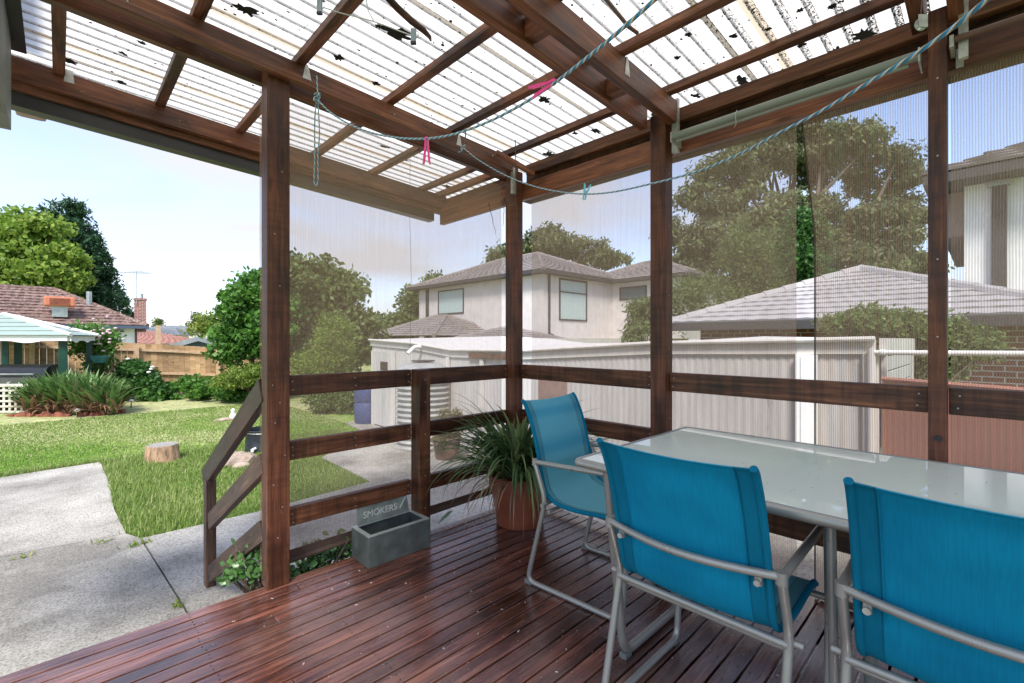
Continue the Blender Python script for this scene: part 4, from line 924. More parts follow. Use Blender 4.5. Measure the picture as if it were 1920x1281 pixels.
for x in (-.60, 1.29 + .42, 3.95): part('post', MB().box((x, 18.86, GZ), (x + .11, 18.94, ftop(x) - .03)), M_fencerail, fe)
q = ond(268, 640, 15); part('tall_post', MB().box((2.28, 19.03, GZ), (2.40, 19.13, ony(268, 610, 19.1).z)), M_fencerail, fe)

# ------------------------------------------------------------------ gazebo, barbecue, planting on the left
gz_ = thing('gazebo', 'dark green garden gazebo with pale sheet roof and scalloped valance', 'gazebo', (-.9, 15.4, GZ))
gp = [(-1.72, 15.0), (.08, 14.6), (.62, 16.6), (-1.3, 16.9), (-.82, 15.75)]
er = 1.38
er = H + (CY - 630) / FPX * 11.8
def gpost(x, y, w=.13): part('post', MB().box((x - w / 2, y - w / 2, GZ), (x + w / 2, y + w / 2, er - .02), ch=.006), M_green, gz_)
A0 = ond(10, 640, 11.9); A1 = ond(118, 640, 11.7); A2 = ond(167, 640, 12.9); A3 = ond(34, 640, 12.5)
for p, w_ in ((A0, .12), (A1, .17), (A2, .13), (A3, .15)): gpost(p.x, p.y, w_)
ctr = ony(8, 560, 15.6); apex = Vector((A0.x + .2, 15.6, ony(10, 591, 15.3).z))
eo = .12
E0 = ond(-150, 630, 11.5); E1 = ond(133, 630, 11.4); E2 = ond(185, 630, 12.9); E3 = ond(-60, 630, 13.6)
for e_ in (E0, E1, E2, E3): e_.z = er + .01
apex = ond(8, 590, 12.3)
mb = MB()
for a, b in ((E0, E1), (E1, E2), (E2, E3), (E3, E0)):
    for k in range(5):
        t0, t1 = k / 5, (k + 1) / 5
        mb.add([a.lerp(apex, t0) + Vector((0, 0, .012)), b.lerp(apex, t0) + Vector((0, 0, .012)), b.lerp(apex, t1), a.lerp(apex, t1)], [(0, 1, 2, 3)])
gro = part('roof', mb, pbr('pale_green_sheet', (.27, .35, .32), .45, var=.05, scale=2), gz_)
cb = MB(); 
for a in (E0, E1, E2, E3): cb.tube([a + Vector((0, 0, .02)), apex + Vector((0, 0, .02))], .045, n=6)
part('ridge_cap', cb, M_white, gro)
def valance(a, b, n):
    mb = MB(); vs = []; K = n * 10
    for i in range(K + 1):
        t = i / K; p = a.lerp(b, t); dz = .10 + .045 * abs(math.sin(math.pi * t * n)) * (1 if (int(t * n) % 2) else -.2) + .02
        vs += [(p.x, p.y, p.z - .01), (p.x, p.y, p.z - dz - .02)]
    mb.add(vs, [(2 * i, 2 * i + 2, 2 * i + 3, 2 * i + 1) for i in range(K)]); return mb
for a, b, n_ in ((E0, E1, 5), (E1, E2, 5)):
    s_ = Vector((apex.x - (a.x + b.x) / 2, apex.y - (a.y + b.y) / 2, 0)).normalized() * .1
    part('valance', valance(a + s_, b + s_, n_), M_white, gz_)
# barbecue
bq = ond(60, 700, 11.75); bx = Vector((RT[0], RT[1], 0)); by_ = Vector((FW[0], FW[1], 0))
MBq = Matrix((bx, by_, Vector((0, 0, 1)))).transposed().to_4x4(); MBq.translation = Vector((bq.x, bq.y, GZ))
bb = thing('barbecue', 'black hooded gas barbecue with steel control panel by the gazebo', 'barbecue', (bq.x, bq.y, GZ))
zz = lambda py: H - (py - CY) / FPX * 11.75 - GZ
hood = MB(); n_ = 12; vs = []
for i in range(n_ + 1):
    a = math.pi * i / n_; yy = -.28 * math.cos(a); hh = zz(705) + (zz(683) - zz(705)) * math.sin(a) ** .6
    vs += [(-.72, yy, hh), (.62, yy, hh)]
hood.add(vs, [(2 * i, 2 * i + 1, 2 * i + 3, 2 * i + 2) for i in range(n_)]); hood.add([vs[2 * i] for i in range(n_ + 1)], [tuple(range(n_ + 1))]); hood.add([vs[2 * i + 1] for i in range(n_ + 1)], [tuple(range(n_ + 1))])
ho = part('hood', hood, M_black, bb, True, M=MBq)
part('handle', MB().tube([(-.45, -.34, zz(700)), (.4, -.34, zz(700))], .018), M_galv, ho, True, M=MBq)
part('control_panel', MB().box((-.70, -.32, zz(724)), (.60, -.29, zz(706)), ch=.004), pbr('dark_steel_panel', (.10, .105, .10), .35, metal=.4), bb, M=MBq)
part('cabinet', MB().box((-.66, -.28, 0), (.58, .26, zz(706))), M_black, bb, M=MBq)
part('side_shelf', MB().box((-1.25, -.26, zz(712)), (-.72, .24, zz(708))), M_black, bb, M=MBq)
for k in range(4):
    kn = MB().lathe([(.001, .04), (.03, .04), (.035, 0)], (0, 0, 0), 14); Mk = MBq @ Matrix.Translation((-.50 + k * .28, -.32, zz(716))) @ Matrix.Rotation(RAD(90), 4, 'X')
    part('knob', kn, M_bracket, bb, True, M=Mk)
# lattice
lt = thing('lattice_screen', 'low cream lattice panel in front of the barbecue', 'lattice', ond(20, 760, 12.4).xy.to_3d() + Vector((0, 0, GZ)))
Ml = Matrix((bx, by_, Vector((0, 0, 1)))).transposed().to_4x4(); lq = ond(20, 750, 11.0); Ml.translation = Vector((lq.x, lq.y, GZ))
z2 = lambda py: H - (py - CY) / FPX * 11.0 - GZ
M_cream = pbr('cream_lattice', (.62, .60, .48), .7, var=.1)
mb = MB()
for k in range(8): mb.box((-.6 + k * .14, -.012, .02), (-.545 + k * .14, 0, z2(722)))
for k in range(6): mb.box((-.62, -.024, .02 + k * .125), (.42, -.0125, .065 + k * .125))
part('slats', mb, M_cream, lt, M=Ml); part('cap_rail', MB().box((-.62, -.03, z2(725)), (.44, .02, z2(720))), M_cream, lt, M=Ml)
part('backing', MB().box((-.62, .03, 0), (.42, .05, z2(728))), M_black, lt, M=Ml)

def blade_strip(mb, base, az, ln, w, el0, bend, seg=6, fold=.25):
    """arching strap leaf"""
    p = Vector(base); el = el0; d = Vector((math.cos(az), math.sin(az), 0)); s = Vector((-d.y, d.x, 0)); vs = []
    for i in range(seg + 1):
        t = i / seg; ww = w * (1 - t ** 2.2) * (.6 + .8 * min(1, t * 3)) * .5 + .0006
        up = -d * math.sin(el) + Vector((0, 0, 1)) * math.cos(el)
        vs += [p - s * ww + up * ww * fold, p, p + s * ww + up * ww * fold]
        p = p + (d * math.cos(el) + Vector((0, 0, 1)) * math.sin(el)) * (ln / seg); el -= bend / seg * (.5 + t)
    fs = []
    for i in range(seg): b = 3 * i; fs += [(b, b + 1, b + 4, b + 3), (b + 1, b + 2, b + 5, b + 4)]
    mb.add(vs, fs)
def raw_mesh(mb, name, mat, smooth=True):
    me = bpy.data.meshes.new(name); me.from_pydata(mb.v, [], mb.f); me.materials.append(mat)
    if smooth: me.polygons.foreach_set('use_smooth', [True] * len(me.polygons))
    me.update(); return me
r_ = random.Random(9)
ag = thing('strappy_bed', 'large mound of broad strap-leaved plants beside the lattice', 'plant', onz(132, 772, GZ))
mg = MB(); md = MB()
for i in range(1700):
    px = r_.uniform(50, 220); dd = r_.uniform(10.75, 11.5); q = ond(px, 700, dd); f = 1 - abs((px - 135) / 95) ** 3
    blade_strip(mg, (q.x, q.y, GZ + r_.uniform(0, .15)), r_.uniform(0, 6.28), r_.uniform(.6, 1.05) * (.6 + .4 * f), r_.uniform(.06, .10), r_.uniform(.9, 1.5), r_.uniform(.2, 1.5), 5)
for i in range(420):
    px = r_.uniform(48, 220); dd = r_.uniform(10.65, 11.1); q = ond(px, 700, dd)
    blade_strip(md, (q.x, q.y, GZ + .05), r_.uniform(0, 6.28), r_.uniform(.4, .85), r_.uniform(.025, .055), r_.uniform(.5, 1.3), r_.uniform(.8, 2.4), 5)
place('green_leaves', raw_mesh(mg, 'green_leaves', M_strap), ag); place('dry_leaves', raw_mesh(md, 'dry_leaves', M_dryleaf), ag)
tree('rose_bush', 'tall climbing rose with pale pink flowers beside the gazebo post', 'shrub', ond(200, 745, 14).xy.to_3d() + Vector((0, 0, GZ)),
     [pe(180, 628, 32, 20, 13.4), pe(192, 650, 15, 22, 13.4), pe(160, 650, 22, 22, 13.5), pe(185, 690, 14, 16, 13.4)], 60, .22, 5200, .09, M_midleaf, 51, tr=.03, limbs=24)
fl = MB(); fr_ = random.Random(8)
M_petal = pbr('pink_petal', (.80, .56, .58), .6, var=.1)
for i in range(46):
    q = ond(fr_.gauss(180, 20), fr_.gauss(628, 18), fr_.uniform(13.0, 13.3)); fl.lathe([(.001, 0), (.035, .01), (.045, .035), (.02, .05)], q, 7)
tag(part('rose_flowers', fl, M_petal), 'pale pink rose blooms scattered over the climbing rose', 'flowers', kind='stuff')
tree('camellia_shrub', 'rounded glossy green shrub with a few white flowers by the fence', 'shrub', onz(262, 748, GZ),
     [pe(260, 716, 32, 30, 13.6), pe(252, 704, 24, 22, 13.8), pe(285, 735, 24, 20, 13.4)], 70, .2, 8000, .11, M_darkleaf, 52, tr=.04, aspect=.65)
tree('ivy_groundcover', 'low dense green creeper along the foot of the timber fence', 'plant', onz(350, 748, GZ),
     [pe(330, 735, 50, 16, 13.8), pe(400, 730, 46, 18, 13.4), pe(370, 722, 30, 14, 14.2), pe(450, 735, 40, 16, 13.2), pe(300, 738, 34, 14, 13.8), pe(235, 742, 30, 12, 13.6)], 130, .15, 13000, .10, M_midleaf, 53, tr=.02, aspect=.8)
tree('weeping_shrub', 'flat-topped yellow green shrub on a short bare trunk by the stairs', 'shrub', onz(478, 750, GZ),
     [pe(455, 705, 52, 14, 12.6), pe(480, 695, 40, 12, 12.8), pe(430, 712, 30, 12, 12.5)], 70, .13, 9000, .085, M_brightleaf, 54, tr=.10, aspect=.3, droop=.5)
wf = MB()
for px, py in ((284, 694), (279, 700), (286, 690), (240, 675)): wf.lathe([(.001, 0), (.05, .01), (.06, .04), (.02, .06)], ond(px, py, 13.2), 8)
tag(part('white_flowers', wf, M_white), 'few white blooms on the rounded glossy shrub', 'flowers', kind='stuff')
# teal hanging bowl
q = ond(187, 672, 12.8); tp_ = thing('planter_bowl', 'teal bowl planter standing by the gazebo post', 'planter', q)
part('bowl', MB().lathe([(.001, -.12), (.13, -.12), (.19, .0), (.20, .07), (.18, .07), (.17, 0), (.001, -.05)], q, 20), M_teal, tp_, True)
part('stand', MB().tube([q + Vector((0, 0, -.12)), (q.x, q.y, GZ)], .02), M_black, tp_)
# brick edging
r_ = random.Random(4)
xs_ = [22, 34, 45, 57, 76, 88, 100, 112, 124, 156, 178, 190, 203, 214, 226]
for i, px in enumerate(xs_):
    q = onz(px, 781 - (px > 170) * (px - 170) * .12, GZ); mb = MB(); a = r_.uniform(-.4, .4)
    mb.box((-.09, -.05, -.02), (.09, .05, r_.uniform(.05, .11)), ch=.015, M=Matrix.Translation(q) @ Matrix.Rotation(AY - RAD(90) + a, 4, 'Z') @ Matrix.Rotation(r_.uniform(-.3, .3), 4, 'Y'))
    o = part('edging_brick', mb, M_brick_lump); tag(o, 'weathered red brick in the edging row under the strap-leaved mound', 'brick', 'edging bricks along the garden bed')
for i, (px, py, lb_) in enumerate(((145, 783, 'small white solar light in front of the brick edging'), (246, 764, 'small white solar light on the lawn by the rounded shrub'))):
    q = onz(px, py, GZ); t_ = thing('solar_light', lb_, 'garden light', q, group='solar lights on the lawn edge')
    part('stake', MB().tube([q, q + Vector((0, 0, .14))], .012), M_black, t_)
    part('lens', MB().lathe([(.001, .13), (.045, .14), (.055, .17), (.04, .20), (.001, .21)], q, 14), M_white, t_, True)
# garden bird + stones
q = onz(437, 787, GZ); t_ = thing('bird_ornament', 'small white bird ornament on the lawn behind the handrail', 'ornament', q)
part('body', MB().lathe([(.001, 0), (.05, .01), (.075, .07), (.06, .12), (.03, .15), (.045, .18), (.042, .22), (.001, .25)], q, 14), M_white, t_, True)
def rock(mb, c, r, seed):
    rr_ = random.Random(seed); bm = bmesh.new(); bmesh.ops.create_icosphere(bm, subdivisions=2, radius=1)
    for v in bm.verts:
        k = 1 + .35 * mnoise.noise(v.co * 1.3 + Vector((seed * 3.1, 0, 0))); v.co = Vector((v.co.x * r[0] * k, v.co.y * r[1] * k, v.co.z * r[2] * k)) + Vector(c)
    bm.verts.index_update(); mb.add([v.co.copy() for v in bm.verts], [[v.index for v in f.verts] for f in bm.faces]); bm.free()
rl = ['flat pale stone at the left of the pile by the black drum', 'largest stone leaning against the black drum', 'low reddish stone in front of the black drum', 'small stone behind the pile by the black drum', 'flat reddish stone beside the white bird ornament', 'low pale stone in the grass at the front of the drum pile']
for i, (px, py, a, b, c) in enumerate([(436, 872, .17, .13, .07), (462, 868, .15, .12, .10), (447, 862, .12, .1, .09), (440, 858, .09, .08, .06), (424, 788, .2, .14, .04), (452, 876, .12, .08, .04)]):
    q = onz(px, py, GZ); mb = MB(); rock(mb, q + Vector((0, 0, c * .5)), (a, b, c), i + 1); tag(part('garden_stone', mb, M_rock), rl[i], 'stone', 'stones on the lawn')
# tree stump
q = onz(305, 864, GZ); st = thing('tree_stump', 'cut tree stump standing on the lawn', 'stump', q)
prof = [(.22, 0), (.205, .05), (.19, .22), (.185, .235)]
mb = MB(); n_ = 30; vs = []
for (rr_, z) in prof:
    for k in range(n_):
        a = 2 * math.pi * k / n_; f = 1 + .09 * mnoise.noise(Vector((math.cos(a) * 2.5, math.sin(a) * 2.5, z * 2))) + .03 * math.sin(a * 9); vs.append((q.x + rr_ * f * math.cos(a), q.y + rr_ * f * math.sin(a), GZ + z))
fs = [(i * n_ + k, i * n_ + (k + 1) % n_, (i + 1) * n_ + (k + 1) % n_, (i + 1) * n_ + k) for i in range(3) for k in range(n_)]
mb.add(vs, fs); part('bark', mb, pbr('stump_wood', (.42, .27, .16), .85, var=.35, scale=9, stretch=(2, 2, .6), bump=.5, bscale=10), st, True)
mb = MB(); mb.add([(v[0], v[1], v[2]) for v in vs[-n_:]], [tuple(range(n_))]); part('cut_face', mb, pbr('stump_top', (.30, .28, .25), .8, var=.2, scale=10), st)
# fire drum
q = onz(485, 848, GZ); q = Vector((q.x + .12, q.y + .12, GZ)); fd = thing('fire_drum', 'black metal drum with a white spout on the lawn', 'drum', q)
part('drum', MB().lathe([(.001, .02), (.27, .0), (.275, .03), (.27, .05), (.27, .30), (.285, .315), (.285, .335), (.262, .34), (.255, .30), (.255, .06), (.001, .06)], q, 36), M_drum, fd, True)
part('rim_band', MB().lathe([(.277, .295), (.280, .30), (.277, .305)], q, 36), M_bracket, fd)
sp_ = onz(466, 850, GZ); c = q + Vector((-.19, -.20, .08)); c2 = c - Vector((FW[0], FW[1], 0)) * .08
part('spout', MB().tube([c, c2, c2 + Vector((0, 0, -.03))], .022, n=10), M_white, fd, True)

# small plants beside the deck
def jade(name, label, cells, n, seed, base):
    t = thing(name, label, 'plant', base); r = random.Random(seed); mb = MB(); st_ = MB()
    for i in range(n):
        px, py, dd, s = r.choice(cells); q = ond(px + r.gauss(0, s), py + r.gauss(0, s * .8), dd + r.gauss(0, .07))
        a = r.uniform(0, 6.28); e = r.uniform(-.2, 1.2); d = Vector((math.cos(a) * math.cos(e), math.sin(a) * math.cos(e), math.sin(e)))
        sd2 = d.cross(Vector((r.gauss(0, 1), r.gauss(0, 1), r.gauss(0, 1)))).normalized(); nn_ = d.cross(sd2); ln = r.uniform(.03, .055); w_ = ln * .30
        P = [q, q + d * ln * .3 + sd2 * w_ * .8, q + d * ln * .7 + sd2 * w_, q + d * ln, q + d * ln * .7 - sd2 * w_, q + d * ln * .3 - sd2 * w_ * .8]
        mb.add([p + nn_ * .002 for p in P] + [q + d * ln * .55 + nn_ * .006], [(0, 1, 6), (1, 2, 6), (2, 3, 6), (3, 4, 6), (4, 5, 6), (5, 0, 6)])
        if i % 14 == 0: b_ = Vector(base); st_.tube([b_ + Vector((r.uniform(-.1, .1), r.uniform(-.05, .05), 0)), b_.lerp(q, .5) + Vector((0, 0, .05)), q], [.014, .010, .004], n=5)
    place('leaves', raw_mesh(mb, 'jade_leaves', M_jade), t); place('stems', st_.mesh('stems', M_bark), t)
jb = ond(520, 1085, 2.75)
jade('jade_plant', 'jade plant with rounded glossy leaves at the foot of the front post', [(440, 1075, 2.55, 12), (460, 1060, 2.6, 14), (480, 1045, 2.6, 14), (490, 1080, 2.6, 12), (430, 1088, 2.5, 8), (470, 1080, 2.5, 14), (490, 1025, 2.7, 9)], 330, 61, (jb.x - .02, 2.86, CZ))
jade('low_shrub', 'leafy green shrub under the shade cloth beside the metal box', [(575, 1070, 2.75, 16), (610, 1050, 2.8, 16), (640, 1035, 2.85, 12), (560, 1085, 2.7, 10), (600, 1035, 2.95, 14), (650, 1020, 2.9, 10), (590, 1060, 2.9, 14)], 560, 62, (ond(600, 1060, 2.85).x, ond(600, 1060, 2.85).y + .08, CZ))
for i, (px, py) in enumerate(((333, 1138), (262, 1022), (190, 1018), (45, 1046))):
    q = onz(px, py, CZ); mb = MB(); r = random.Random(70 + i)
    for k in range([14, 26, 12, 10][i]): blade_strip(mb, q + Vector((r.gauss(0, .02 + .03 * (i > 0)), r.gauss(0, .015), 0)), r.uniform(0, 6.28), r.uniform(.03, .08), .008, r.uniform(.4, 1.3), 1.0, 3)
    o = place('weed', raw_mesh(mb, 'weed', M_brightleaf)); tag(o, ['bright green weed in the concrete joint nearest the deck', 'tuft of weeds at the corner where lawn meets both slabs', 'thin weeds along the cross joint of the concrete path', 'small dull weeds in the cross joint at the left edge'][i], 'weed', 'weeds in the concrete joints')

# ------------------------------------------------------------------ deck
dk = thing('timber_deck', 'dark red stained timber deck with wet shiny boards', 'deck', (1, 1, 0))
mb = MB(); BP = .0766; y = 2.558; i = 0; r_ = random.Random(12)
while y > -2.2:
    cuts = [-.62, r_.uniform(-.2, 1.4), 2.655 + r_.uniform(-.012, .012)] if i % 3 == 1 else [-.62, 2.655 + r_.uniform(-.012, .012)]
    for a, b in zip(cuts, cuts[1:]):
        mb.box((a + .0015, y - BP + .0085, -.022), (b - .0015, y, r_.uniform(-.0008, .0008)), ch=.0035)
    y -= BP; i += 1
part('decking', mb, M_deck, dk)
part('fascia_board', MB().box((-.6, 2.515, -.17), (2.64, 2.545, -.025)), M_rail, dk)
part('fascia_board', MB().box((2.60, -2.2, -.17), (2.635, 2.51, -.025)), M_rail, dk)
mb = MB()
for x in (-.3, .4, 1.1, 1.8, 2.5): mb.box((x, -2.2, -.16), (x + .045, 2.5, -.023))
mb.box((-.6, -2.2, -.40), (2.6, 2.48, -.39))  # flat black sheet below the joists, stands in for the dark under the boards
part('joists_dark_sheet', mb, M_black, dk)
ds = MB(); r_ = random.Random(77)
for i in range(110):
    x, y = r_.uniform(.5, 2.5), r_.uniform(-.3, 2.45); l_ = r_.uniform(.002, .007); a = r_.uniform(0, 3.1)
    ds.box((-l_, -.0012, 0), (l_, .0012, .0025), M=Matrix.Translation((x, y, .001)) @ Matrix.Rotation(a, 4, 'Z'))
nb_ = MB(); y = 2.558
while y > -.6:
    for x in (.42, .90, 1.38, 1.86, 2.34):
        for dy in (.018, .050):
            cx_, cy_ = x + r_.uniform(-.006, .006), y - dy + r_.uniform(-.003, .003); nb_.lathe([(.001, .0012), (.0032, .0011), (.0036, .0)], (cx_, cy_, .0), 7)
    y -= BP
nh = part('nail_heads', nb_, pbr('rusty_nail', (.05, .03, .022), .6, metal=.4), dk); nh['kind'] = 'stuff'
wp = MB()
for i in range(420):
    x, y_ = r_.uniform(.2, 2.6), r_.choice([r_.uniform(-.4, 2.5), r_.gauss(.9, .5)]); l_ = r_.uniform(.001, .004); a = r_.uniform(0, 3.1)
    wp.box((-l_, -.0007, 0), (l_, .0007, .0014), M=Matrix.Translation((x, y_, .0008)) @ Matrix.Rotation(a, 4, 'Z'))
ws = part('chipped_spots', wp, pbr('bare_wood_chip', (.40, .30, .24), .8), dk); ws['kind'] = 'stuff'
tag(part('deck_debris', ds, pbr('pale_debris', (.55, .48, .40), .8)), 'tiny pale chips and seeds scattered over the deck boards', 'debris', kind='stuff')

# ------------------------------------------------------------------ pergola frame
pg = thing('pergola', 'brown stained timber pergola with corrugated translucent roof', 'pergola', (1.2, 1.2, 0))
SL = -.047
ztopm = lambda x: 2.700 + SL * x           # top of long members / underside of battens
def post(x0, x1, y0, y1, z1, mat=M_beam): return member('post', ((x0 + x1) / 2, (y0 + y1) / 2, 0.0), ((x0 + x1) / 2, (y0 + y1) / 2, z1), x1 - x0, y1 - y0, mat, pg, ch=.005, roll_up=(0, 1, 0))
def post2(x0, x1, y0, y1, z1, parent, z0=0.0, name='post', mat=M_post):
    cx, cy = (x0 + x1) / 2, (y0 + y1) / 2; M = Matrix(((0, 1, 0), (0, 0, 1), (1, 0, 0))).transposed().to_4x4()
    M = Matrix(((0, 1, 0, cx), (0, 0, 1, cy), (1, 0, 0, (z0 + z1) / 2), (0, 0, 0, 1)))
    Ln = z1 - z0; me = MB().box((-Ln / 2, -(x1 - x0) / 2, -(y1 - y0) / 2), (Ln / 2, (x1 - x0) / 2, (y1 - y0) / 2), ch=.005).mesh(name, mat)
    return place(name, me, parent, M)
post2(.741, .849, 2.503, 2.597, 2.67, pg)
post2(2.436, 2.53, 2.479, 2.573, 2.52, pg, z0=-.45)
post2(2.454, 2.54, 1.278, 1.372, 2.54, pg, z0=-.45)
p4 = post2(2.432, 2.52, .113, .168, 2.53, pg, z0=-.45)
part('bolt', MB().tube([(2.4315, .1385, .868), (2.422, .1385, .868)], .011, n=16), M_black, p4, True)
def longm(y, x0, x1, w=.045, h=.098, off=0, mat=M_beam):
    return member('long_beam', (x0, y, ztopm(x0) - h / 2 + off), (x1, y, ztopm(x1) - h / 2 + off), w, h, mat, pg)
longm(2.478, -.35, 2.46); longm(2.622, -.35, 2.52, off=-.004)
longm(1.243, -.35, 2.47, w=.05, h=.125); longm(1.403, -.35, 2.44, w=.045, h=.115)
longm(.088, -.35, 2.47, w=.045, h=.11); longm(.195, -.35, 2.47, w=.045, h=.11)
longm(-1.1, -.35, 2.47)
for x in (.25, .95, 1.45, 2.05): 
    member('spacer_block', (x, 1.27, ztopm(x) - .055), (x, 1.378, ztopm(x) - .055), .07, .085, M_beam, pg)
member('short_strut', ony(930, 286, 2.40), ony(1001, 326, 2.34), .03, .035, M_beam, pg)
# eave beam over the garden side
zC = lambda x: 2.737 - .052 * (x + .2)
member('eave_beam', (-.35, 3.575, zC(-.35) - .062), (2.60, 3.575, zC(2.60) - .062), .045, .118, M_beam, pg)
member('eave_beam', (-.35, 3.615, zC(-.35) - .10), (2.60, 3.615, zC(2.60) - .11), .03, .115, M_batten, pg)
gt = MB(); x0, x1 = -.35, 2.52
for (ya, yb, dz0, dz1) in ((3.632, 3.72, -.235, -.10),):
    gt.add([(x0, ya, zC(x0) + dz0), (x1, ya, zC(x1) + dz0), (x1, yb, zC(x1) + dz0), (x0, yb, zC(x0) + dz0), (x0, ya, zC(x0) + dz1), (x1, ya, zC(x1) + dz1), (x1, yb, zC(x1) + dz1), (x0, yb, zC(x0) + dz1)], [(0, 1, 2, 3), (0, 4, 5, 1), (3, 2, 6, 7), (0, 3, 7, 4), (1, 5, 6, 2)])
part('gutter', gt, M_darkcolor, pg)
# side beam over the rail (along Y) and its outrigger
member('side_beam', (2.555, -2.4, 2.377), (2.555, 3.56, 2.377), .045, .125, M_beam, pg)
member('side_beam', (2.585, 2.58, 2.495), (2.585, 3.62, 2.495), .04, .11, M_beam, pg)
gt = MB(); gt.box((2.585, -2.4, 2.33), (2.70, 2.56, 2.335)); gt.box((2.585, -2.4, 2.335), (2.59, 2.56, 2.42)); gt.box((2.695, -2.4, 2.335), (2.70, 2.56, 2.43)); part('gutter', gt, M_hem, pg)
member('fascia_board', (2.60, -2.4, 2.485), (2.60, 2.5, 2.485), .02, .15, M_rail, pg)
# battens
BX = [0.0, .445, .885, 1.395, 1.865, 2.355]
for x in BX: member('batten', (x, 1.27, ztopm(x) + .0205), (x, 3.66, ztopm(x) + .0205), .05, .040, M_batten, pg)
for x in (.05, .5, .95, 1.45, 1.925, 2.385): member('batten', (x, -2.3, ztopm(x) + .0205), (x, 1.262, ztopm(x) + .0205), .05, .040, M_batten, pg)
member('batten', (2.545, -2.3, ztopm(2.5) - .055), (2.545, 2.44, ztopm(2.5) - .055), .045, .075, M_batten, pg)
member('batten', (2.53, 2.65, ztopm(2.53) + .01), (2.53, 3.6, ztopm(2.53) + .01), .045, .05, M_batten, pg)
# roof sheets
OFF = YS0 * PITCH * 10
prf = [(0, 0), (.01, .0), (.09, 1), (.25, 1), (.33, 0), (.34, 0)]
def sheet(k):
    vs = []; fs = []; ys = []
    for j in range(10):
        for (u, h) in prf: ys.append(((k * 10 + j + u) * PITCH, h * .008))
    ys.append(((k * 10 + 10.3) * PITCH, .001))
    X0, X1 = -.55, 2.74
    xs = [X0 + (X1 - X0) * i / 6 for i in range(7)]
    for (yy, h) in ys:
        for x in xs: vs.append((x, yy, ztopm(x) + .042 + h + (k % 2) * .002))
    n = len(xs)
    for i in range(len(ys) - 1):
        for j in range(n - 1): fs.append((i * n + j, i * n + j + 1, (i + 1) * n + j + 1, (i + 1) * n + j))
    m = MB(); m.add(vs, fs); me = bpy.data.meshes.new('roof_sheet'); me.from_pydata(m.v, [], m.f); me.materials.append(M_roof); me.update()
    # texture space is world-like: keep object at the origin of the world
    return place('roof_sheet', me, pg)
for k in range(-3, 4): sheet(k)
o_ = None
# bigger end piece so the last sheet reaches the eave (k=4 partly)
def half_sheet():
    vs = []; fs = []; ys = []
    for j in range(4):
        for (u, h) in prf: ys.append(((40 + j + u) * PITCH, h * .008))
    xs = [-.55, .5, 1.6, 2.74]
    for (yy, h) in ys:
        for x in xs: vs.append((x, yy, ztopm(x) + .042 + h))
    for i in range(len(ys) - 1):
        for j in range(3): fs.append((i * 4 + j, i * 4 + j + 1, (i + 1) * 4 + j + 1, (i + 1) * 4 + j))
    me = bpy.data.meshes.new('roof_sheet'); me.from_pydata(vs, [], fs); me.materials.append(M_roof); me.update(); place('roof_sheet', me, pg)
half_sheet()
# brackets (triangular galvanised framing clips)
def bracket(p, dx, w=.022, h=.075, face=(0, -1, 0)):
    p = Vector(p); mb = MB(); n = Vector(face); s = Vector((1, 0, 0)) if abs(n.y) > .5 else Vector((0, 1, 0))
    mb.quadbox([p - s * w * .3, p + s * w * .3, p + s * w + Vector((0, 0, -h)), p - s * w + Vector((0, 0, -h))], n, .003); return part('bracket', mb, M_bracket, pg)
bracket((.915, 2.452, 2.665), 0); bracket((1.90, 2.452, 2.61), 0); bracket((.04, 3.549, 2.80), 0, h=.13); bracket((1.96, 1.215, 2.61), 0, h=.09)
part('bracket', MB().box((2.40, 2.452, 2.33), (2.432, 2.478, 2.52)), M_bracket, pg)
part('bracket', MB().box((2.475, 1.215, 2.30), (2.50, 1.25, 2.60)), M_bracket, pg)
part('bracket', MB().box((2.435, .055, 2.31), (2.46, .082, 2.58)), M_bracket, pg)
# screws
sc_ = MB(); r_ = random.Random(3)
for x in (.2, .9, 1.42, 1.9, 2.2): sc_.lathe([(.001, .002), (.004, .001), (.004, 0)], (0, 0, 0), 8) if False else sc_.tube([(x, 2.456, ztopm(x) - .05 + r_.uniform(-.03, .03)), (x, 2.453, ztopm(x) - .05)], .004, n=8)
part('screws', sc_, M_bracket, pg)
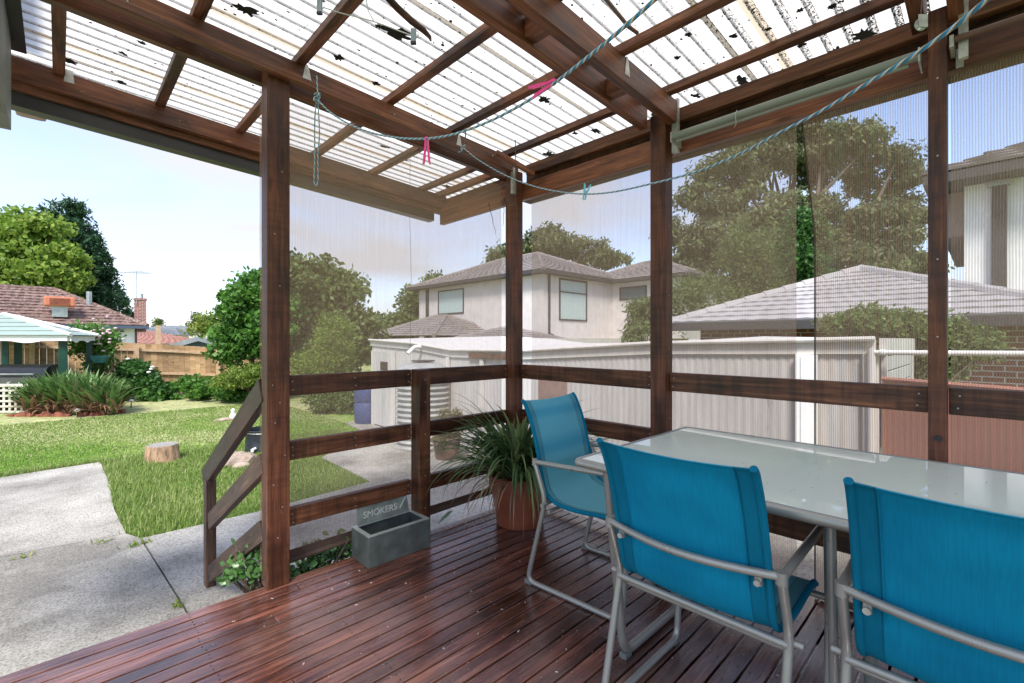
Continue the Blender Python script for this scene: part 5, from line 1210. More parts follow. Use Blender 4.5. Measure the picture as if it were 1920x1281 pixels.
# roof debris: leaves and grime lodged on the sheets
db = MB(); r_ = random.Random(21)
def blob(px, py, r, el=1.0, ang=0.0, n=22, jag=.5):
    r *= 1.2 if r > .009 else 1.0; z = 2.74
    for _ in range(6): q = onz(px, py, z); z = ztopm(q.x) + .039
    pts = []
    for k in range(n):
        a = 2 * math.pi * k / n; rr = r * (1 + r_.uniform(-jag, jag)); x_ = math.cos(a) * rr * el; y_ = math.sin(a) * rr
        pts.append((q.x + x_ * math.cos(ang) - y_ * math.sin(ang), q.y + x_ * math.sin(ang) + y_ * math.cos(ang)))
    c0 = [(x, y, ztopm(x) + .038) for x, y in pts]; c1 = [(x, y, ztopm(x) + .0405) for x, y in pts]
    db.add(c0 + c1, [tuple(range(n)), tuple(range(n, 2 * n))] + [(i, (i + 1) % n, n + (i + 1) % n, n + i) for i in range(n)])
for b in [(742, 62, .028, 2.2), (712, 50, .012, 1.5), (635, 108, .018, 1.2), (704, 157, .014, 1.2), (770, 172, .012, 1.3), (1021, 187, .022, 1.3), (1055, 95, .012, 1.0), (1290, 65, .012, 1), (1270, 108, .012, 1), (1375, 68, .013, 1),
          (1392, 150, .022, 1.4), (1620, 66, .03, 1.3), (1570, 95, .022, 1.2), (1305, 180, .014, 1.6), (1378, 180, .016, 1.4), (1265, 208, .012, 1.6), (845, 40, .006, 1), (1040, 93, .006, 1), (830, 85, .008, 1.0), (745, 118, .007, 1), (760, 300, .014, 1.8),
          (1118, 246, .018, 1.7), (1078, 250, .015, 1.3), (1030, 290, .03, 1.5), (230, 100, .01, 1.6), (265, 80, .012, 1.2), (228, 155, .014, 1.3), (130, 115, .018, 1.8), (462, 20, .025, 1.6), (720, 275, .014, 2), (890, 305, .018, 2), (840, 350, .025, 1.5), (1225, 215, .012, 1.4), (1503, 85, .013, 1), (1440, 55, .01, 1), (890, 205, .008, 1), (1500, 20, .01, 1), (1560, 12, .012, 1.2), (280, 20, .01, 1)]:
    blob(b[0], b[1], b[2], b[3], ang=r_.uniform(-.4, .4))
for i in range(260):
    blob(r_.uniform(130, 1700), r_.uniform(2, 250), r_.uniform(.0015, .005), 1.5, n=7)
tag(part('leaf_litter', db, pbr('rotten_leaf', (.018, .014, .010), .9)), 'dark leaves and grime stuck along the corrugated roof', 'leaf litter', kind='stuff')

# ------------------------------------------------------------------ balustrades
def rail(p0, p1, h, parent, mat, w=.042, name='rail'): return member(name, p0, p1, w, h, mat, parent)
ra = thing('deck_balustrade', 'three-rail brown timber balustrade along the lawn side of the deck', 'railing', (1.6, 2.55, 0))
YA = 2.545 + .021
for zt, h in ((1.060, .105), (.716, .098), (.366, .093)):
    rail((.853, YA, zt - h / 2), (1.592, YA, zt - h / 2), h, ra, M_rail); rail((1.660, YA, zt - h / 2), (2.434, YA, zt - h / 2), h, ra, M_rail)
post2(1.594, 1.674, 2.452, 2.552, 1.062, ra, z0=-.3, mat=M_rail)
rbb = thing('deck_balustrade', 'dark timber balustrade behind the dining table on the shed side', 'railing', (2.53, 1, 0))
XB = 2.50 + .021
for zt, h in ((1.060, .105), (.722, .10), (.404, .104)):
    for a, b in ((2.474, 1.374), (1.276, .170), (.111, -2.0)): rail((XB, a, zt - h / 2), (XB, b, zt - h / 2), h, rbb, M_rail)
# stair handrail
hr = thing('stair_handrail', 'weathered grey timber stair handrail sloping down from the front post', 'handrail', (.75, 3.2, GZ))
XS = .757
rail((XS, 2.60, 1.062 - .07), (XS, 3.93, .285 - .03), .125, hr, M_stair, w=.045)
rail((XS, 2.60, .685 - .07), (XS, 3.765, -.005 - .005), .105, hr, M_stair)
rail((XS, 2.60, .34 - .07), (XS, 3.77, -.345 - .03), .105, hr, M_stair)
post2(.728, .79, 3.775, 3.86, .27, hr, z0=CZ, mat=M_stair)

nl = MB(); r_ = random.Random(15)
def nail(x, y, z, d):
    p = Vector((x, y, z)); d = Vector(d); nl.tube([p - d * .001, p + d * .0012], .0034, n=8)
for x, z in ((.766, 1.02), (.80, .93), (.778, .83), (.825, .66), (.77, .52), (.812, .40), (.79, .25), (.80, 1.52), (.775, 1.78), (.81, 2.1)): nail(x, 2.503, z, (0, -1, 0))
for zt in (1.060, .716, .366):
    for x in (.875, 1.57, 1.69, 2.41, 1.22): nail(x, 2.545, zt - .03, (0, -1, 0)); nail(x + .004, 2.545, zt - .075, (0, -1, 0))
for zt in (1.060, .722, .404):
    for y in (2.44, 1.40, 1.25, .20, .08): nail(2.50, y, zt - .03, (-1, 0, 0)); nail(2.50, y + .005, zt - .078, (-1, 0, 0))
for z in (1.0, .86, .66, .40, .2): nail(1.634, 2.452, z, (0, -1, 0))
for z in (2.2, 1.9, 1.5, 1.2, .8): nail(2.50, 1.278, z, (0, -1, 0)); nail(2.432, .14, z + .06, (-1, 0, 0))
nlo = part('nail_heads', nl, pbr('dull_nail_head', (.42, .38, .33), .5, metal=.4), pg); nlo['kind'] = 'stuff'
# ------------------------------------------------------------------ shade cloths
def cloth_panel(name, label, P, mat, edge=None):
    """P: 4 corners TL TR BR BL, subdivided with slight billow"""
    t = thing(name, label, 'shade cloth', P[3]); TL, TR, BR, BL = map(Vector, P); nx, nz = 14, 14; vs = []
    n = (TR - TL).cross(BL - TL).normalized()
    for j in range(nz + 1):
        for i in range(nx + 1):
            s, q = i / nx, j / nz; p = TL.lerp(TR, s).lerp(BL.lerp(BR, s), q)
            p = p + n * (.012 * math.sin(math.pi * s) * math.sin(math.pi * q) + .004 * math.sin(s * 9 + q * 5)); 
            if edge: p.y += (1 - s) * (edge(p.z) - (TL.y + (BL.y - TL.y) * q))
            vs.append(p)
    mb = MB(); mb.add(vs, [(j * (nx + 1) + i, j * (nx + 1) + i + 1, (j + 1) * (nx + 1) + i + 1, (j + 1) * (nx + 1) + i) for j in range(nz) for i in range(nx)])
    c = place('mesh_panel', raw_mesh(mb, name, mat), t)
    hm = MB(); hm.tube([BL, BR], .016, n=8); part('bottom_pole', hm, M_hem, t, True)
    return t
YP = 2.655
ca = cloth_panel('shade_cloth', 'brown mesh shade cloth between the front post and the corner post', [(ony(487, 160, YP).x, YP, 2.56), (2.47, YP, 2.45), (2.47, YP, .085), (.75, YP, .045)], M_clothA)
mb = MB(); mb.quadbox([(.86, YP - .004, .05), (2.47, YP - .004, .09), (2.47, YP - .004, .125), (.86, YP - .004, .105)], (0, -1, 0), .004); part('hem_band', mb, M_hem, ca)
XP = 2.605
cloth_panel('shade_cloth', 'brown mesh shade cloth between the corner post and the middle post', [(XP, 2.46, 2.33), (XP, 1.34, 2.33), (XP, 1.34, .06), (XP, 2.46, .06)], M_clothB)
ga = onx(1494, 600, XP).y; gb = onx(1527, 700, XP).y; gtop = onx(1502, 230, XP).y
c3_ = cloth_panel('shade_cloth', 'brown mesh shade cloth left of the open slit in the middle bay', [(XP, 1.33, 2.33), (XP, ga, 2.33), (XP, ga, .02), (XP, 1.33, .02)], M_clothB)
gedge = lambda z: gb if z < 1.75 else gb + (gtop - gb) * (z - 1.75) / .58
c4_ = cloth_panel('shade_cloth', 'brown mesh shade cloth right of the open slit in the middle bay', [(XP + .012, gtop, 2.33), (XP + .012, .12, 2.33), (XP + .012, .12, .02), (XP + .012, gb, .02)], M_clothC, edge=gedge)
part('edge_seam', MB().tube([(XP + .01, gtop, 2.33), (XP + .01, gb, 1.75), (XP + .01, gb, .9), (XP + .01, gb, .02)], .0035, n=6), M_hem, c4_)
cloth_panel('shade_cloth', 'brown striped mesh shade cloth right of the last post', [(XP, .11, 2.33), (XP, -2.2, 2.33), (XP, -2.2, .02), (XP, .11, .02)], M_clothC)
# hanging cord in front of cloth A
ck = MB(); ck.tube([ony(770, 225, 2.64), ony(768, 400, 2.64), ony(771, 520, 2.64), ony(769, 655, 2.64)], .0012, n=4); part('cord', ck, M_wire, ca)
# torn slits in cloth near corner
tr2 = MB()
for (xa, ya, xb, yb) in ((916, 380, 930, 440), (946, 370, 943, 425)):
    a_, b_ = ony(xa, ya, 2.635), ony(xb, yb, 2.635); n_ = 8; pts = [a_.lerp(b_, k / n_) + Vector((.004 * math.sin(k * 2.1), 0, 0)) for k in range(n_ + 1)]; tr2.tube(pts, [.004 * (1 - .6 * k / n_) for k in range(n_ + 1)], n=4)
part('torn_thread', tr2, M_hem, ca)

# roller tubes under the side beam
rt = thing('blind_roller', 'grey green metal blind roller under the beam between middle and last post', 'roller blind', (2.45, .7, 2.4))
pa, pb_ = onx(1262, 257, 2.40), onx(1722, 104, 2.40)
part('tube', MB().tube([pa, pb_], .019, n=16), M_tube, rt, True)
part('bottom_bar', MB().tube([pa + Vector((0, -.02, -.030)), pb_ + Vector((0, .03, -.030))], .007, n=8), M_tube, rt, True)
for p, s in ((pa, 1), (pb_, -1)): part('end_bracket', MB().box((p.x - .02, p.y + s * .003 - .003, p.z - .032), (p.x + .10, p.y + s * .003 + .003, p.z + .022)), M_bracket, rt)
m_ = pa.lerp(pb_, .33); part('tie_wire', MB().tube([m_ + Vector((0.0, 0, .026)), m_ + Vector((-.022, 0, 0)), m_ + Vector((-.01, 0, -.042)), m_ + Vector((.02, .02, -.045))], .0025, n=5), M_bracket, rt)
rt = thing('blind_roller', 'glossy brown blind roller under the beam right of the last post', 'roller blind', (2.45, -.5, 2.4))
pa, pb_ = onx(1790, 74, 2.42), onx(2100, -28, 2.42)
part('tube', MB().tube([pa, pb_], .012, n=14), M_tubebrown, rt, True); part('end_bracket', MB().box((pa.x - .012, pa.y + .002, pa.z - .03), (pa.x + .09, pa.y + .014, pa.z + .015)), M_bracket, rt)
part('wall_plate', MB().box((2.515, onx(1807, 90, 2.51).y, 2.315), (2.529, onx(1792, 90, 2.51).y, 2.385)), M_bracket, rt)

# ------------------------------------------------------------------ house eave at the top left
he = thing('house_eave', 'grey green fascia and gutter end of the house at the top left corner', 'eave', (-.25, 4, 2.5))
part('fascia', MB().box((-.235, 2.2, 2.29), (-.17, 3.40, 2.95), ch=.004), pbr('grey_green_paint', (.16, .17, .14), .6, var=.15), he)
part('soffit', MB().box((-1.6, 2.2, 2.30), (-.24, 3.40, 2.33)), M_white, he)
a_ = ony(30, 190, 4.6); part('gutter_end', MB().box((ony(26, 190, 4.6).x, 4.6, ony(30, 208, 4.6).z), (ony(88, 190, 4.6).x, 4.72, ony(30, 160, 4.6).z), ch=.03), pbr('pink_gutter', (.36, .24, .21), .5, var=.1), he)
part('gutter_bracket', MB().box((ony(88, 190, 4.58).x, 4.56, ony(90, 203, 4.58).z), (ony(95, 190, 4.58).x, 4.62, ony(90, 185, 4.58).z)), M_darkgrey, he)
part('gutter_stay', MB().tube([ony(28, 187, 4.585), ony(80, 212, 4.585), ony(88, 200, 4.585)], .006, n=5), M_darkgrey, he)
part('flashing', MB().box((-.56, 1.9, 2.735), (-.12, 3.5, 2.742)), pbr('dark_flashing', (.02, .018, .015), .5), he)

# ------------------------------------------------------------------ table
tb = thing('dining_table', 'rectangular frosted glass dining table with pale metal frame', 'table', (1.94, .3, 0))
TZ = .785; X0, X1, Y1, Y0 = 1.446, 2.425, 1.150, -.62
rim = fillet([(X0 + .017, .2, TZ - .018), (X0 + .017, Y1 - .017, TZ - .018), (X1 - .017, Y1 - .017, TZ - .018), (X1 - .017, Y0 + .017, TZ - .018), (X0 + .017, Y0 + .017, TZ - .018), (X0 + .017, .2, TZ - .018)], .014, 5)
part('frame_rim', MB().tube(rim, .0165, n=14, cap=False), M_frame, tb, True)
def glass_mat():
    m, t, N, L = mat_new('frosted_glass_top'); o = N('ShaderNodeOutputMaterial'); b = N('ShaderNodeBsdfPrincipled'); L(b.outputs[0], o.inputs[0])
    b.inputs['Base Color'].default_value = (.50, .58, .52, 1); b.inputs['Roughness'].default_value = .45; b.inputs['Coat Weight'].default_value = 1.0; b.inputs['Coat Roughness'].default_value = .015; b.inputs['Coat IOR'].default_value = 1.55
    tc = N('ShaderNodeTexCoord'); n = N('ShaderNodeTexNoise'); n.inputs['Scale'].default_value = 3; n.inputs['Detail'].default_value = 7; L(tc.outputs['Object'], n.inputs['Vector'])
    r = N('ShaderNodeValToRGB'); ramp(r, [(.35, (.70, .79, .67)), (.65, (.75, .83, .71))]); L(n.outputs['Fac'], r.inputs[0]); L(r.outputs[0], b.inputs['Base Color'])
    rr = N('ShaderNodeValToRGB'); ramp(rr, [(.4, .0), (.7, .03)]); L(n.outputs['Fac'], rr.inputs[0]); L(rr.outputs[0], b.inputs['Coat Roughness']); return m
M_glass = glass_mat()
part('glass_top', MB().box((X0 + .030, Y0 + .03, TZ - .012), (X1 - .030, Y1 - .030, TZ - .004), ch=.0015), M_glass, tb)
part('seal', MB().box((X0 + .018, Y0 + .02, TZ - .022), (X1 - .018, Y1 - .018, TZ - .0125)), M_black, tb)
for yy in (1.001, -.46):
    lp = fillet([(X0 + .03, yy, TZ - .03), (1.585, yy, .018), (2.30, yy, .018), (X1 - .03, yy, TZ - .03)], .07, 6)
    part('leg_frame', MB().tube(lp, .0175, n=12), M_frame, tb, True)
    for x in (1.60, 2.285): part('foot', MB().box((x - .022, yy - .016, 0), (x + .022, yy + .016, .02), ch=.003), M_plasticfoot, tb)
lx = 1.53
ly = onx(1567, 1100, lx).y
part('leg', MB().tube([(lx - .03, ly + .005, TZ - .03), (lx, ly, 0)], .0120, n=12), M_frame, tb, True)
lx2 = 1.75; ly2 = onx(1632, 1260, lx2).y
part('leg', MB().tube([(lx2, ly2, TZ - .03), (lx2, ly2 + .0, 0)], .0165, n=12), M_plasticfoot, tb, True)
part('brace', MB().tube([(2.04, 1.01, .02), (2.00, 1.03, .30), (1.99, 1.03, TZ - .03)], .014, n=10), M_frame, tb, True)

sk = MB()
for i in range(70):
    a, b = random.uniform(X0 + .05, X1 - .05), random.uniform(-.3, Y1 - .05); q_ = random.uniform(.0008, .0022); sk.lathe([(.0002, .0008), (q_, .0005), (q_, 0)], (a, b, TZ - .004), 6)
sk_ = part('dirt_specks', sk, M_soil, tb); sk_['kind'] = 'stuff'
# ------------------------------------------------------------------ chairs
def sling_mat():
    m, t, N, L = mat_new('blue_sling_fabric'); o = N('ShaderNodeOutputMaterial'); b = N('ShaderNodeBsdfPrincipled')
    tc = N('ShaderNodeTexCoord'); g_ = N('ShaderNodeNewGeometry')
    n = N('ShaderNodeTexNoise'); n.inputs['Scale'].default_value = 5; n.inputs['Detail'].default_value = 5; L(tc.outputs['Object'], n.inputs['Vector'])
    mp = N('ShaderNodeMapping'); mp.inputs['Scale'].default_value = (40, 260, 12); L(tc.outputs['Object'], mp.inputs['Vector'])
    n2 = N('ShaderNodeTexNoise'); n2.inputs['Scale'].default_value = 1; n2.inputs['Detail'].default_value = 3; L(mp.outputs[0], n2.inputs['Vector'])
    r = N('ShaderNodeValToRGB'); ramp(r, [(.3, (.002, .25, .43)), (.7, (.004, .33, .54))]); L(n.outputs['Fac'], r.inputs[0])
    r2 = N('ShaderNodeValToRGB'); ramp(r2, [(.35, .92), (.65, 1.06)]); L(n2.outputs['Fac'], r2.inputs[0])
    mm = N('ShaderNodeMixRGB'); mm.blend_type = 'MULTIPLY'; mm.inputs[0].default_value = 1; L(r.outputs[0], mm.inputs[1]); L(r2.outputs[0], mm.inputs[2])
    sp = N('ShaderNodeSeparateXYZ'); L(tc.outputs['Object'], sp.inputs[0])
    # light on the front and upper side, with dark wrinkles, painted into the colour
    at = N('ShaderNodeAttribute'); at.attribute_name = 'front_lit'
    fm = N('ShaderNodeMixRGB'); fm.inputs[2].default_value = (.24, .64, .70, 1); L(at.outputs['Fac'], fm.inputs[0]); L(mm.outputs[0], fm.inputs[1])
    ab = N('ShaderNodeMath'); ab.operation = 'ABSOLUTE'; L(sp.outputs['Y'], ab.inputs[0])
    hb_ = N('ShaderNodeValToRGB'); ramp(hb_, [(.1815, 1.0), (.183, .45), (.186, .72)]); L(ab.outputs[0], hb_.inputs[0])
    hm_ = N('ShaderNodeMixRGB'); hm_.blend_type = 'MULTIPLY'; hm_.inputs[0].default_value = 1; L(fm.outputs[0], hm_.inputs[1]); L(hb_.outputs[0], hm_.inputs[2]); fm = hm_
    L(fm.outputs[0], b.inputs['Base Color']); b.inputs['Roughness'].default_value = .8; b.inputs['Specular IOR Level'].default_value = .2
    tl = N('ShaderNodeBsdfTranslucent'); L(fm.outputs[0], tl.inputs[0]); ms = N('ShaderNodeMixShader'); ms.inputs[0].default_value = .38
    wv = N('ShaderNodeTexWave'); wv.bands_direction = 'Y'; wv.inputs['Scale'].default_value = 130; L(tc.outputs['Object'], wv.inputs['Vector'])
    bp = N('ShaderNodeBump'); bp.inputs['Strength'].default_value = .12; bp.inputs['Distance'].default_value = .001; L(wv.outputs['Fac'], bp.inputs['Height']); L(bp.outputs[0], b.inputs['Normal'])
    L(b.outputs[0], ms.inputs[1]); L(tl.outputs[0], ms.inputs[2]); L(ms.outputs[0], o.inputs[0]); return m
M_sling = sling_mat()
def catmull(P, n):
    P = [Vector(p) for p in P]; Q = [P[0] * 2 - P[1]] + P + [P[-1] * 2 - P[-2]]; o = []
    for i in range(1, len(Q) - 2):
        for k in range(n):
            t = k / n; a, b, c, d = Q[i - 1], Q[i], Q[i + 1], Q[i + 2]
            o.append(.5 * ((2 * b) + (c - a) * t + (2 * a - 5 * b + 4 * c - d) * t * t + (3 * b - a - 3 * c + d) * t ** 3))
    o.append(P[-1]); return o
def sling_side(s):
    """profile of the sling along one side (x forward, z up)"""
    return
def make_chair(label):
    t = thing('sling_chair', label, 'chair', (0, 0, 0), group='blue sling chairs around the glass table')
    HW = .263; SW = .232
    for s in (1, -1):
        y = s * HW
        lp = fillet([(-.225, y, .630), (.262, y, .648), (.285, y, .30), (.262, y, .014), (-.275, y, .014), (-.158, y, .45), (-.222, y, .618)], .055, 7)
        local('side_frame', MB().tube(lp, .0125, n=12).mesh('side_frame', M_frame, True), t)
        local('joint', MB().tube([(-.225, y - s * .0, .612), (-.225, y, .645)], .0155, n=12).mesh('joint', M_frame, True), t)
        for x in (.25, -.262): local('foot', MB().box((x - .024, y - .011, 0), (x + .018, y + .011, .022), ch=.003).mesh('foot', M_plasticfoot), t)
    bar = [(-.225 - .052 * math.sin(math.pi * k / 12), HW * (1 - 2 * k / 12), .632 - .004 * math.sin(math.pi * k / 12)) for k in range(13)]
    local('back_bar', MB().tube(bar, .0115, n=12).mesh('back_bar', M_frame, True), t)
    for (x, z, r) in ((-.170, .428, .0115), (-.138, .398, .009), (.235, .402, .0115)): local('seat_bar', MB().tube([(x, HW, z), (x, -HW, z)], r, n=10).mesh('seat_bar', M_frame, True), t)
    for s in (1, -1):
        local('bolt', MB().tube([(-.235, s * (SW - .022), .603), (-.249, s * (SW - .022), .603)], .0085, n=14).mesh('bolt', M_bracket, True), t)
        local('bolt_bracket', MB().box((-.240, s * (SW - .022) - .009, .594), (-.226, s * (SW - .022) + .009, .624), ch=.002).mesh('bolt_bracket', M_frame), t)
        local('bolt', MB().tube([(-.155, s * (HW + .002), .432), (-.155, s * (HW + .034), .432)], .011, n=12).mesh('bolt', M_frame, True), t)
    prof = catmull([(-.335, 0, .928), (-.312, 0, .900), (-.268, 0, .80), (-.228, 0, .66), (-.205, 0, .55), (-.178, 0, .475), (-.11, 0, .436), (.0, 0, .428), (.14, 0, .438), (.225, 0, .440), (.252, 0, .428)], 5)
    ny = 22; vs = []; front_lit = []; th = .0018
    def surf(off):
        for i, p in enumerate(prof):
            u = i / (len(prof) - 1)
            tan = (prof[min(i + 1, len(prof) - 1)] - prof[max(i - 1, 0)]).normalized(); nr = Vector((-tan.z, 0, tan.x))   # up / forward side
            if nr.z < 0 and nr.x < 0: nr = -nr
            for j in range(ny + 1):
                v = j / ny * 2 - 1; sag = (1 - v * v)
                d = -.016 * sag * math.sin(math.pi * min(1, max(0, u))) * (1 if u > .36 else .3) ; wr = .0035 * math.sin(u * 55) * sag if .06 < u < .40 else 0
                topdip = -.012 * sag * max(0, 1 - u * 9)
                q = Vector((p.x, v * SW, p.z + topdip)) + nr * (d + wr * .7 + off)
                vs.append(q); front_lit.append(min(1, max(0, (u - .30) * 2.2)) * .35 + .66 - .30 * max(0, math.sin(u * 46 + 1.0)) * (1 if .08 < u < .34 else 0) if off > 0 else (.0))  # lit front side painted lighter, wrinkle shade as darker bands
    surf(th); n1 = len(vs); surf(-th)
    R_ = len(prof); fs = []
    for i in range(R_ - 1):
        for j in range(ny):
            a = i * (ny + 1) + j; fs.append((a, a + 1, a + ny + 2, a + ny + 1)); b = a + n1; fs.append((b, b + ny + 1, b + ny + 2, b + 1))
    for j in range(ny): fs.append((j, j + n1, j + 1 + n1, j + 1)); a = (R_ - 1) * (ny + 1) + j; fs.append((a, a + 1, a + 1 + n1, a + n1))
    me = bpy.data.meshes.new('sling'); me.from_pydata([tuple(v) for v in vs], [], fs); me.materials.append(M_sling)
    at = me.attributes.new('front_lit', 'FLOAT', 'POINT'); at.data.foreach_set('value', front_lit)
    me.polygons.foreach_set('use_smooth', [True] * len(me.polygons)); me.update()
    sl = local('sling', me, t)
    for s in (1, -1):                                 # side hems holding the rails
        pts = [Vector((p.x, s * (SW - .001), p.z)) for p in prof]
        hm = MB().tube(pts, .0105, n=10); m_ = hm.mesh('side_hem', M_sling, True); local('side_hem', m_, sl)
        pts = []
        for i, p in enumerate(prof[:28]):
            tan = (prof[i + 1] - prof[max(i - 1, 0)]).normalized(); nr = Vector((-tan.z, 0, tan.x)); nr = -nr if nr.x > 0 else nr
            pts.append(Vector((p.x, s * (SW - .052), p.z - .002 * (i == 0))) + nr * .0055)
        local('hem_seam', MB().tube(pts, .0022, n=5).mesh('hem_seam', M_sling, True), sl)
    return t
c2 = make_chair('blue sling chair in the centre with its back to the camera')
c2.matrix_basis = Matrix.Translation((1.572, .640, 0))
c3 = dup(c2); c3['label'] = 'blue sling chair cut off by the right edge of the photo'
c3.matrix_basis = Matrix.Translation((1.625, -.004, 0)) @ Matrix.Rotation(RAD(.5), 4, 'Z')
c1 = dup(c2); c1['label'] = 'blue sling chair at the short end of the table beside the potted plant'
c1.matrix_basis = Matrix.Translation((2.005, 1.400, 0)) @ Matrix.Rotation(RAD(-86), 4, 'Z')

# ------------------------------------------------------------------ potted plant
PC = Vector((2.262, 2.245, 0))
pt = thing('potted_plant', 'arching strap-leaf plant in a terracotta pot in the deck corner', 'potted plant', PC)
po = part('pot', MB().lathe([(.001, .004), (.158, .004), (.162, .02), (.198, .262), (.212, .264), (.214, .335), (.205, .340), (.196, .335), (.192, .30), (.001, .295)], PC, 44), M_terracotta, pt, True)
part('soil', MB().lathe([(.001, .305), (.192, .300)], PC, 24), M_soil, pt)
mg = MB(); md = MB(); r_ = random.Random(31)
for i in range(520):
    a = r_.uniform(0, 6.28); rr_ = .12 * r_.random() ** .5; b = PC + Vector((rr_ * math.cos(a), rr_ * math.sin(a), .29)); az_ = a + r_.gauss(0, .5)
    ln = r_.uniform(.38, .80); e0 = r_.uniform(.70, 1.52)
    # keep clear of the corner post and rails behind
    if math.cos(az_ - RAD(45)) > .2: ln *= .75; e0 = max(e0, 1.25)
    blade_strip(mg, b, az_, ln, r_.uniform(.012, .021), e0, r_.uniform(.9, 2.9), 9, fold=.5)
for i in range(110):
    a = r_.uniform(0, 6.28); b = PC + Vector((.13 * math.cos(a), .13 * math.sin(a), .30))
    blade_strip(md, b, a + r_.gauss(0, .3), r_.uniform(.3, .55), r_.uniform(.005, .009), r_.uniform(.2, .9), r_.uniform(1.6, 3.4), 8)
place('leaves', raw_mesh(mg, 'pot_leaves', leaf_mat('liriope_leaf', (.016, .05, .018), (.12, .21, .075), .25, rough=.3, yellow=(.26, .31, .12), nscale=4)), pt)
place('dry_leaves', raw_mesh(md, 'pot_dry_leaves', M_dryleaf), pt)

# ------------------------------------------------------------------ smokers box
sb = thing('smokers_bin', 'galvanised metal planter box with open lid embossed SMOKERS', 'ash bin', (1.40, 2.455, 0))
bx0, bx1, by0, by1, bh = 1.205, 1.597, 2.352, 2.556, .170
mb = MB(); w_ = .004
mb.box((bx0, by0, .002), (bx1, by0 + w_, bh - .0)); mb.box((bx0, by1 - w_, .002), (bx1, by1, bh)); mb.box((bx0, by0 + w_, .002), (bx0 + w_, by1 - w_, bh)); mb.box((bx1 - w_, by0 + w_, .002), (bx1, by1 - w_, bh)); mb.box((bx0 + w_, by0 + w_, .004), (bx1 - w_, by1 - w_, .008))
part('box', mb, M_zinc, sb)
M_zlight = pbr('zinc_rim', (.42, .46, .41), .45, metal=.35, var=.1, scale=9)
mb = MB(); mb.box((bx0 - .002, by0 - .002, bh + .0005), (bx1 + .002, by0 + .024, bh + .004)); mb.box((bx0 - .002, by1 - .024, bh + .0005), (bx1 + .002, by1 + .002, bh + .004)); mb.box((bx0 - .002, by0 + .0245, bh + .0005), (bx0 + .024, by1 - .0245, bh + .004)); mb.box((bx1 - .024, by0 + .0245, bh + .0005), (bx1 + .002, by1 - .0245, bh + .004))
part('rim', mb, M_zlight, sb)
mb = MB()
for x in (bx0, bx1):
    s = 1 if x == bx0 else -1
    mb.box((min(x - .001 * s, x + .014 * s), by0 - .002, .004), (max(x - .001 * s, x + .014 * s), by0 - .0003, bh))
    for k in range(4): mb.tube([(x + .007 * s, by0 - .002, .025 + k * .04), (x + .007 * s, by0 - .0045, .025 + k * .04)], .003, n=8)
part('corner_strip', mb, M_zinc, sb)
tl = RAD(12); Mlid = Matrix.Translation((bx0 + .025, by1 - .022, bh + .006)) @ Matrix.Rotation(-tl, 4, 'X')
lh = .122; lw = bx1 - bx0 - .05
lid = MB(); lid.add([(0, 0, 0), (lw, 0, 0), (lw, .003, 0), (0, .003, 0), (.008, 0, lh), (lw - .012, 0, lh), (lw - .012, .003, lh), (.008, .003, lh)], [(0, 1, 5, 4), (3, 7, 6, 2), (4, 5, 6, 7), (0, 4, 7, 3), (1, 2, 6, 5), (0, 3, 2, 1)])
lo = part('lid', lid, pbr('zinc_lid', (.24, .27, .235), .45, metal=.3, var=.25, scale=12), sb, M=Mlid)
fc = bpy.data.curves.new('smokers_text', 'FONT'); fc.body = 'SMOKERS'; fc.size = .052; fc.extrude = .0018; fc.bevel_depth = .0006; fc.shear = .15
to = bpy.data.objects.new('tmp', fc); COL.objects.link(to); dg = bpy.context.evaluated_depsgraph_get(); tme = bpy.data.meshes.new_from_object(to.evaluated_get(dg)); bpy.data.objects.remove(to)
tme.materials.clear(); tme.materials.append(pbr('bare_zinc_letter', (.62, .64, .58), .4, metal=.3))
place('lettering', tme, lo, Mlid @ Matrix.Translation((.035, -.0015, .032)) @ Matrix.Rotation(RAD(90), 4, 'X'))
cg = MB().tube([(.275, -.003, .03), (.318, -.003, .085)], .0045, n=8); cg.tube([(.318, -.003, .085), (.322, -.003, .092)], .0055, n=8)
sw = [(.312 + .006 * math.sin(k * .9), -.003, .098 + k * .003) for k in range(6)]; cg.tube(sw, .0022, n=5)
part('cigarette_emblem', cg, M_zlight, lo, True, M=Mlid)

# torn green leaf on the deck edge
mb = MB(); a_ = onz(822, 982, .01); b_ = onz(843, 965, .03)
mb.add([a_, a_.lerp(b_, .5) + Vector((.02, -.01, .012)), b_ + Vector((.03, 0, .02)), b_ + Vector((-.005, .01, .02)), a_.lerp(b_, .5) + Vector((-.015, .01, .01))], [(0, 1, 4), (1, 2, 3, 4)])
tag(place('fallen_leaf', raw_mesh(mb, 'fallen_leaf', pbr('grey_green_leaf', (.16, .25, .17), .6, var=.2), False)), 'torn grey green leaf lying at the deck edge right of the short post', 'leaf')

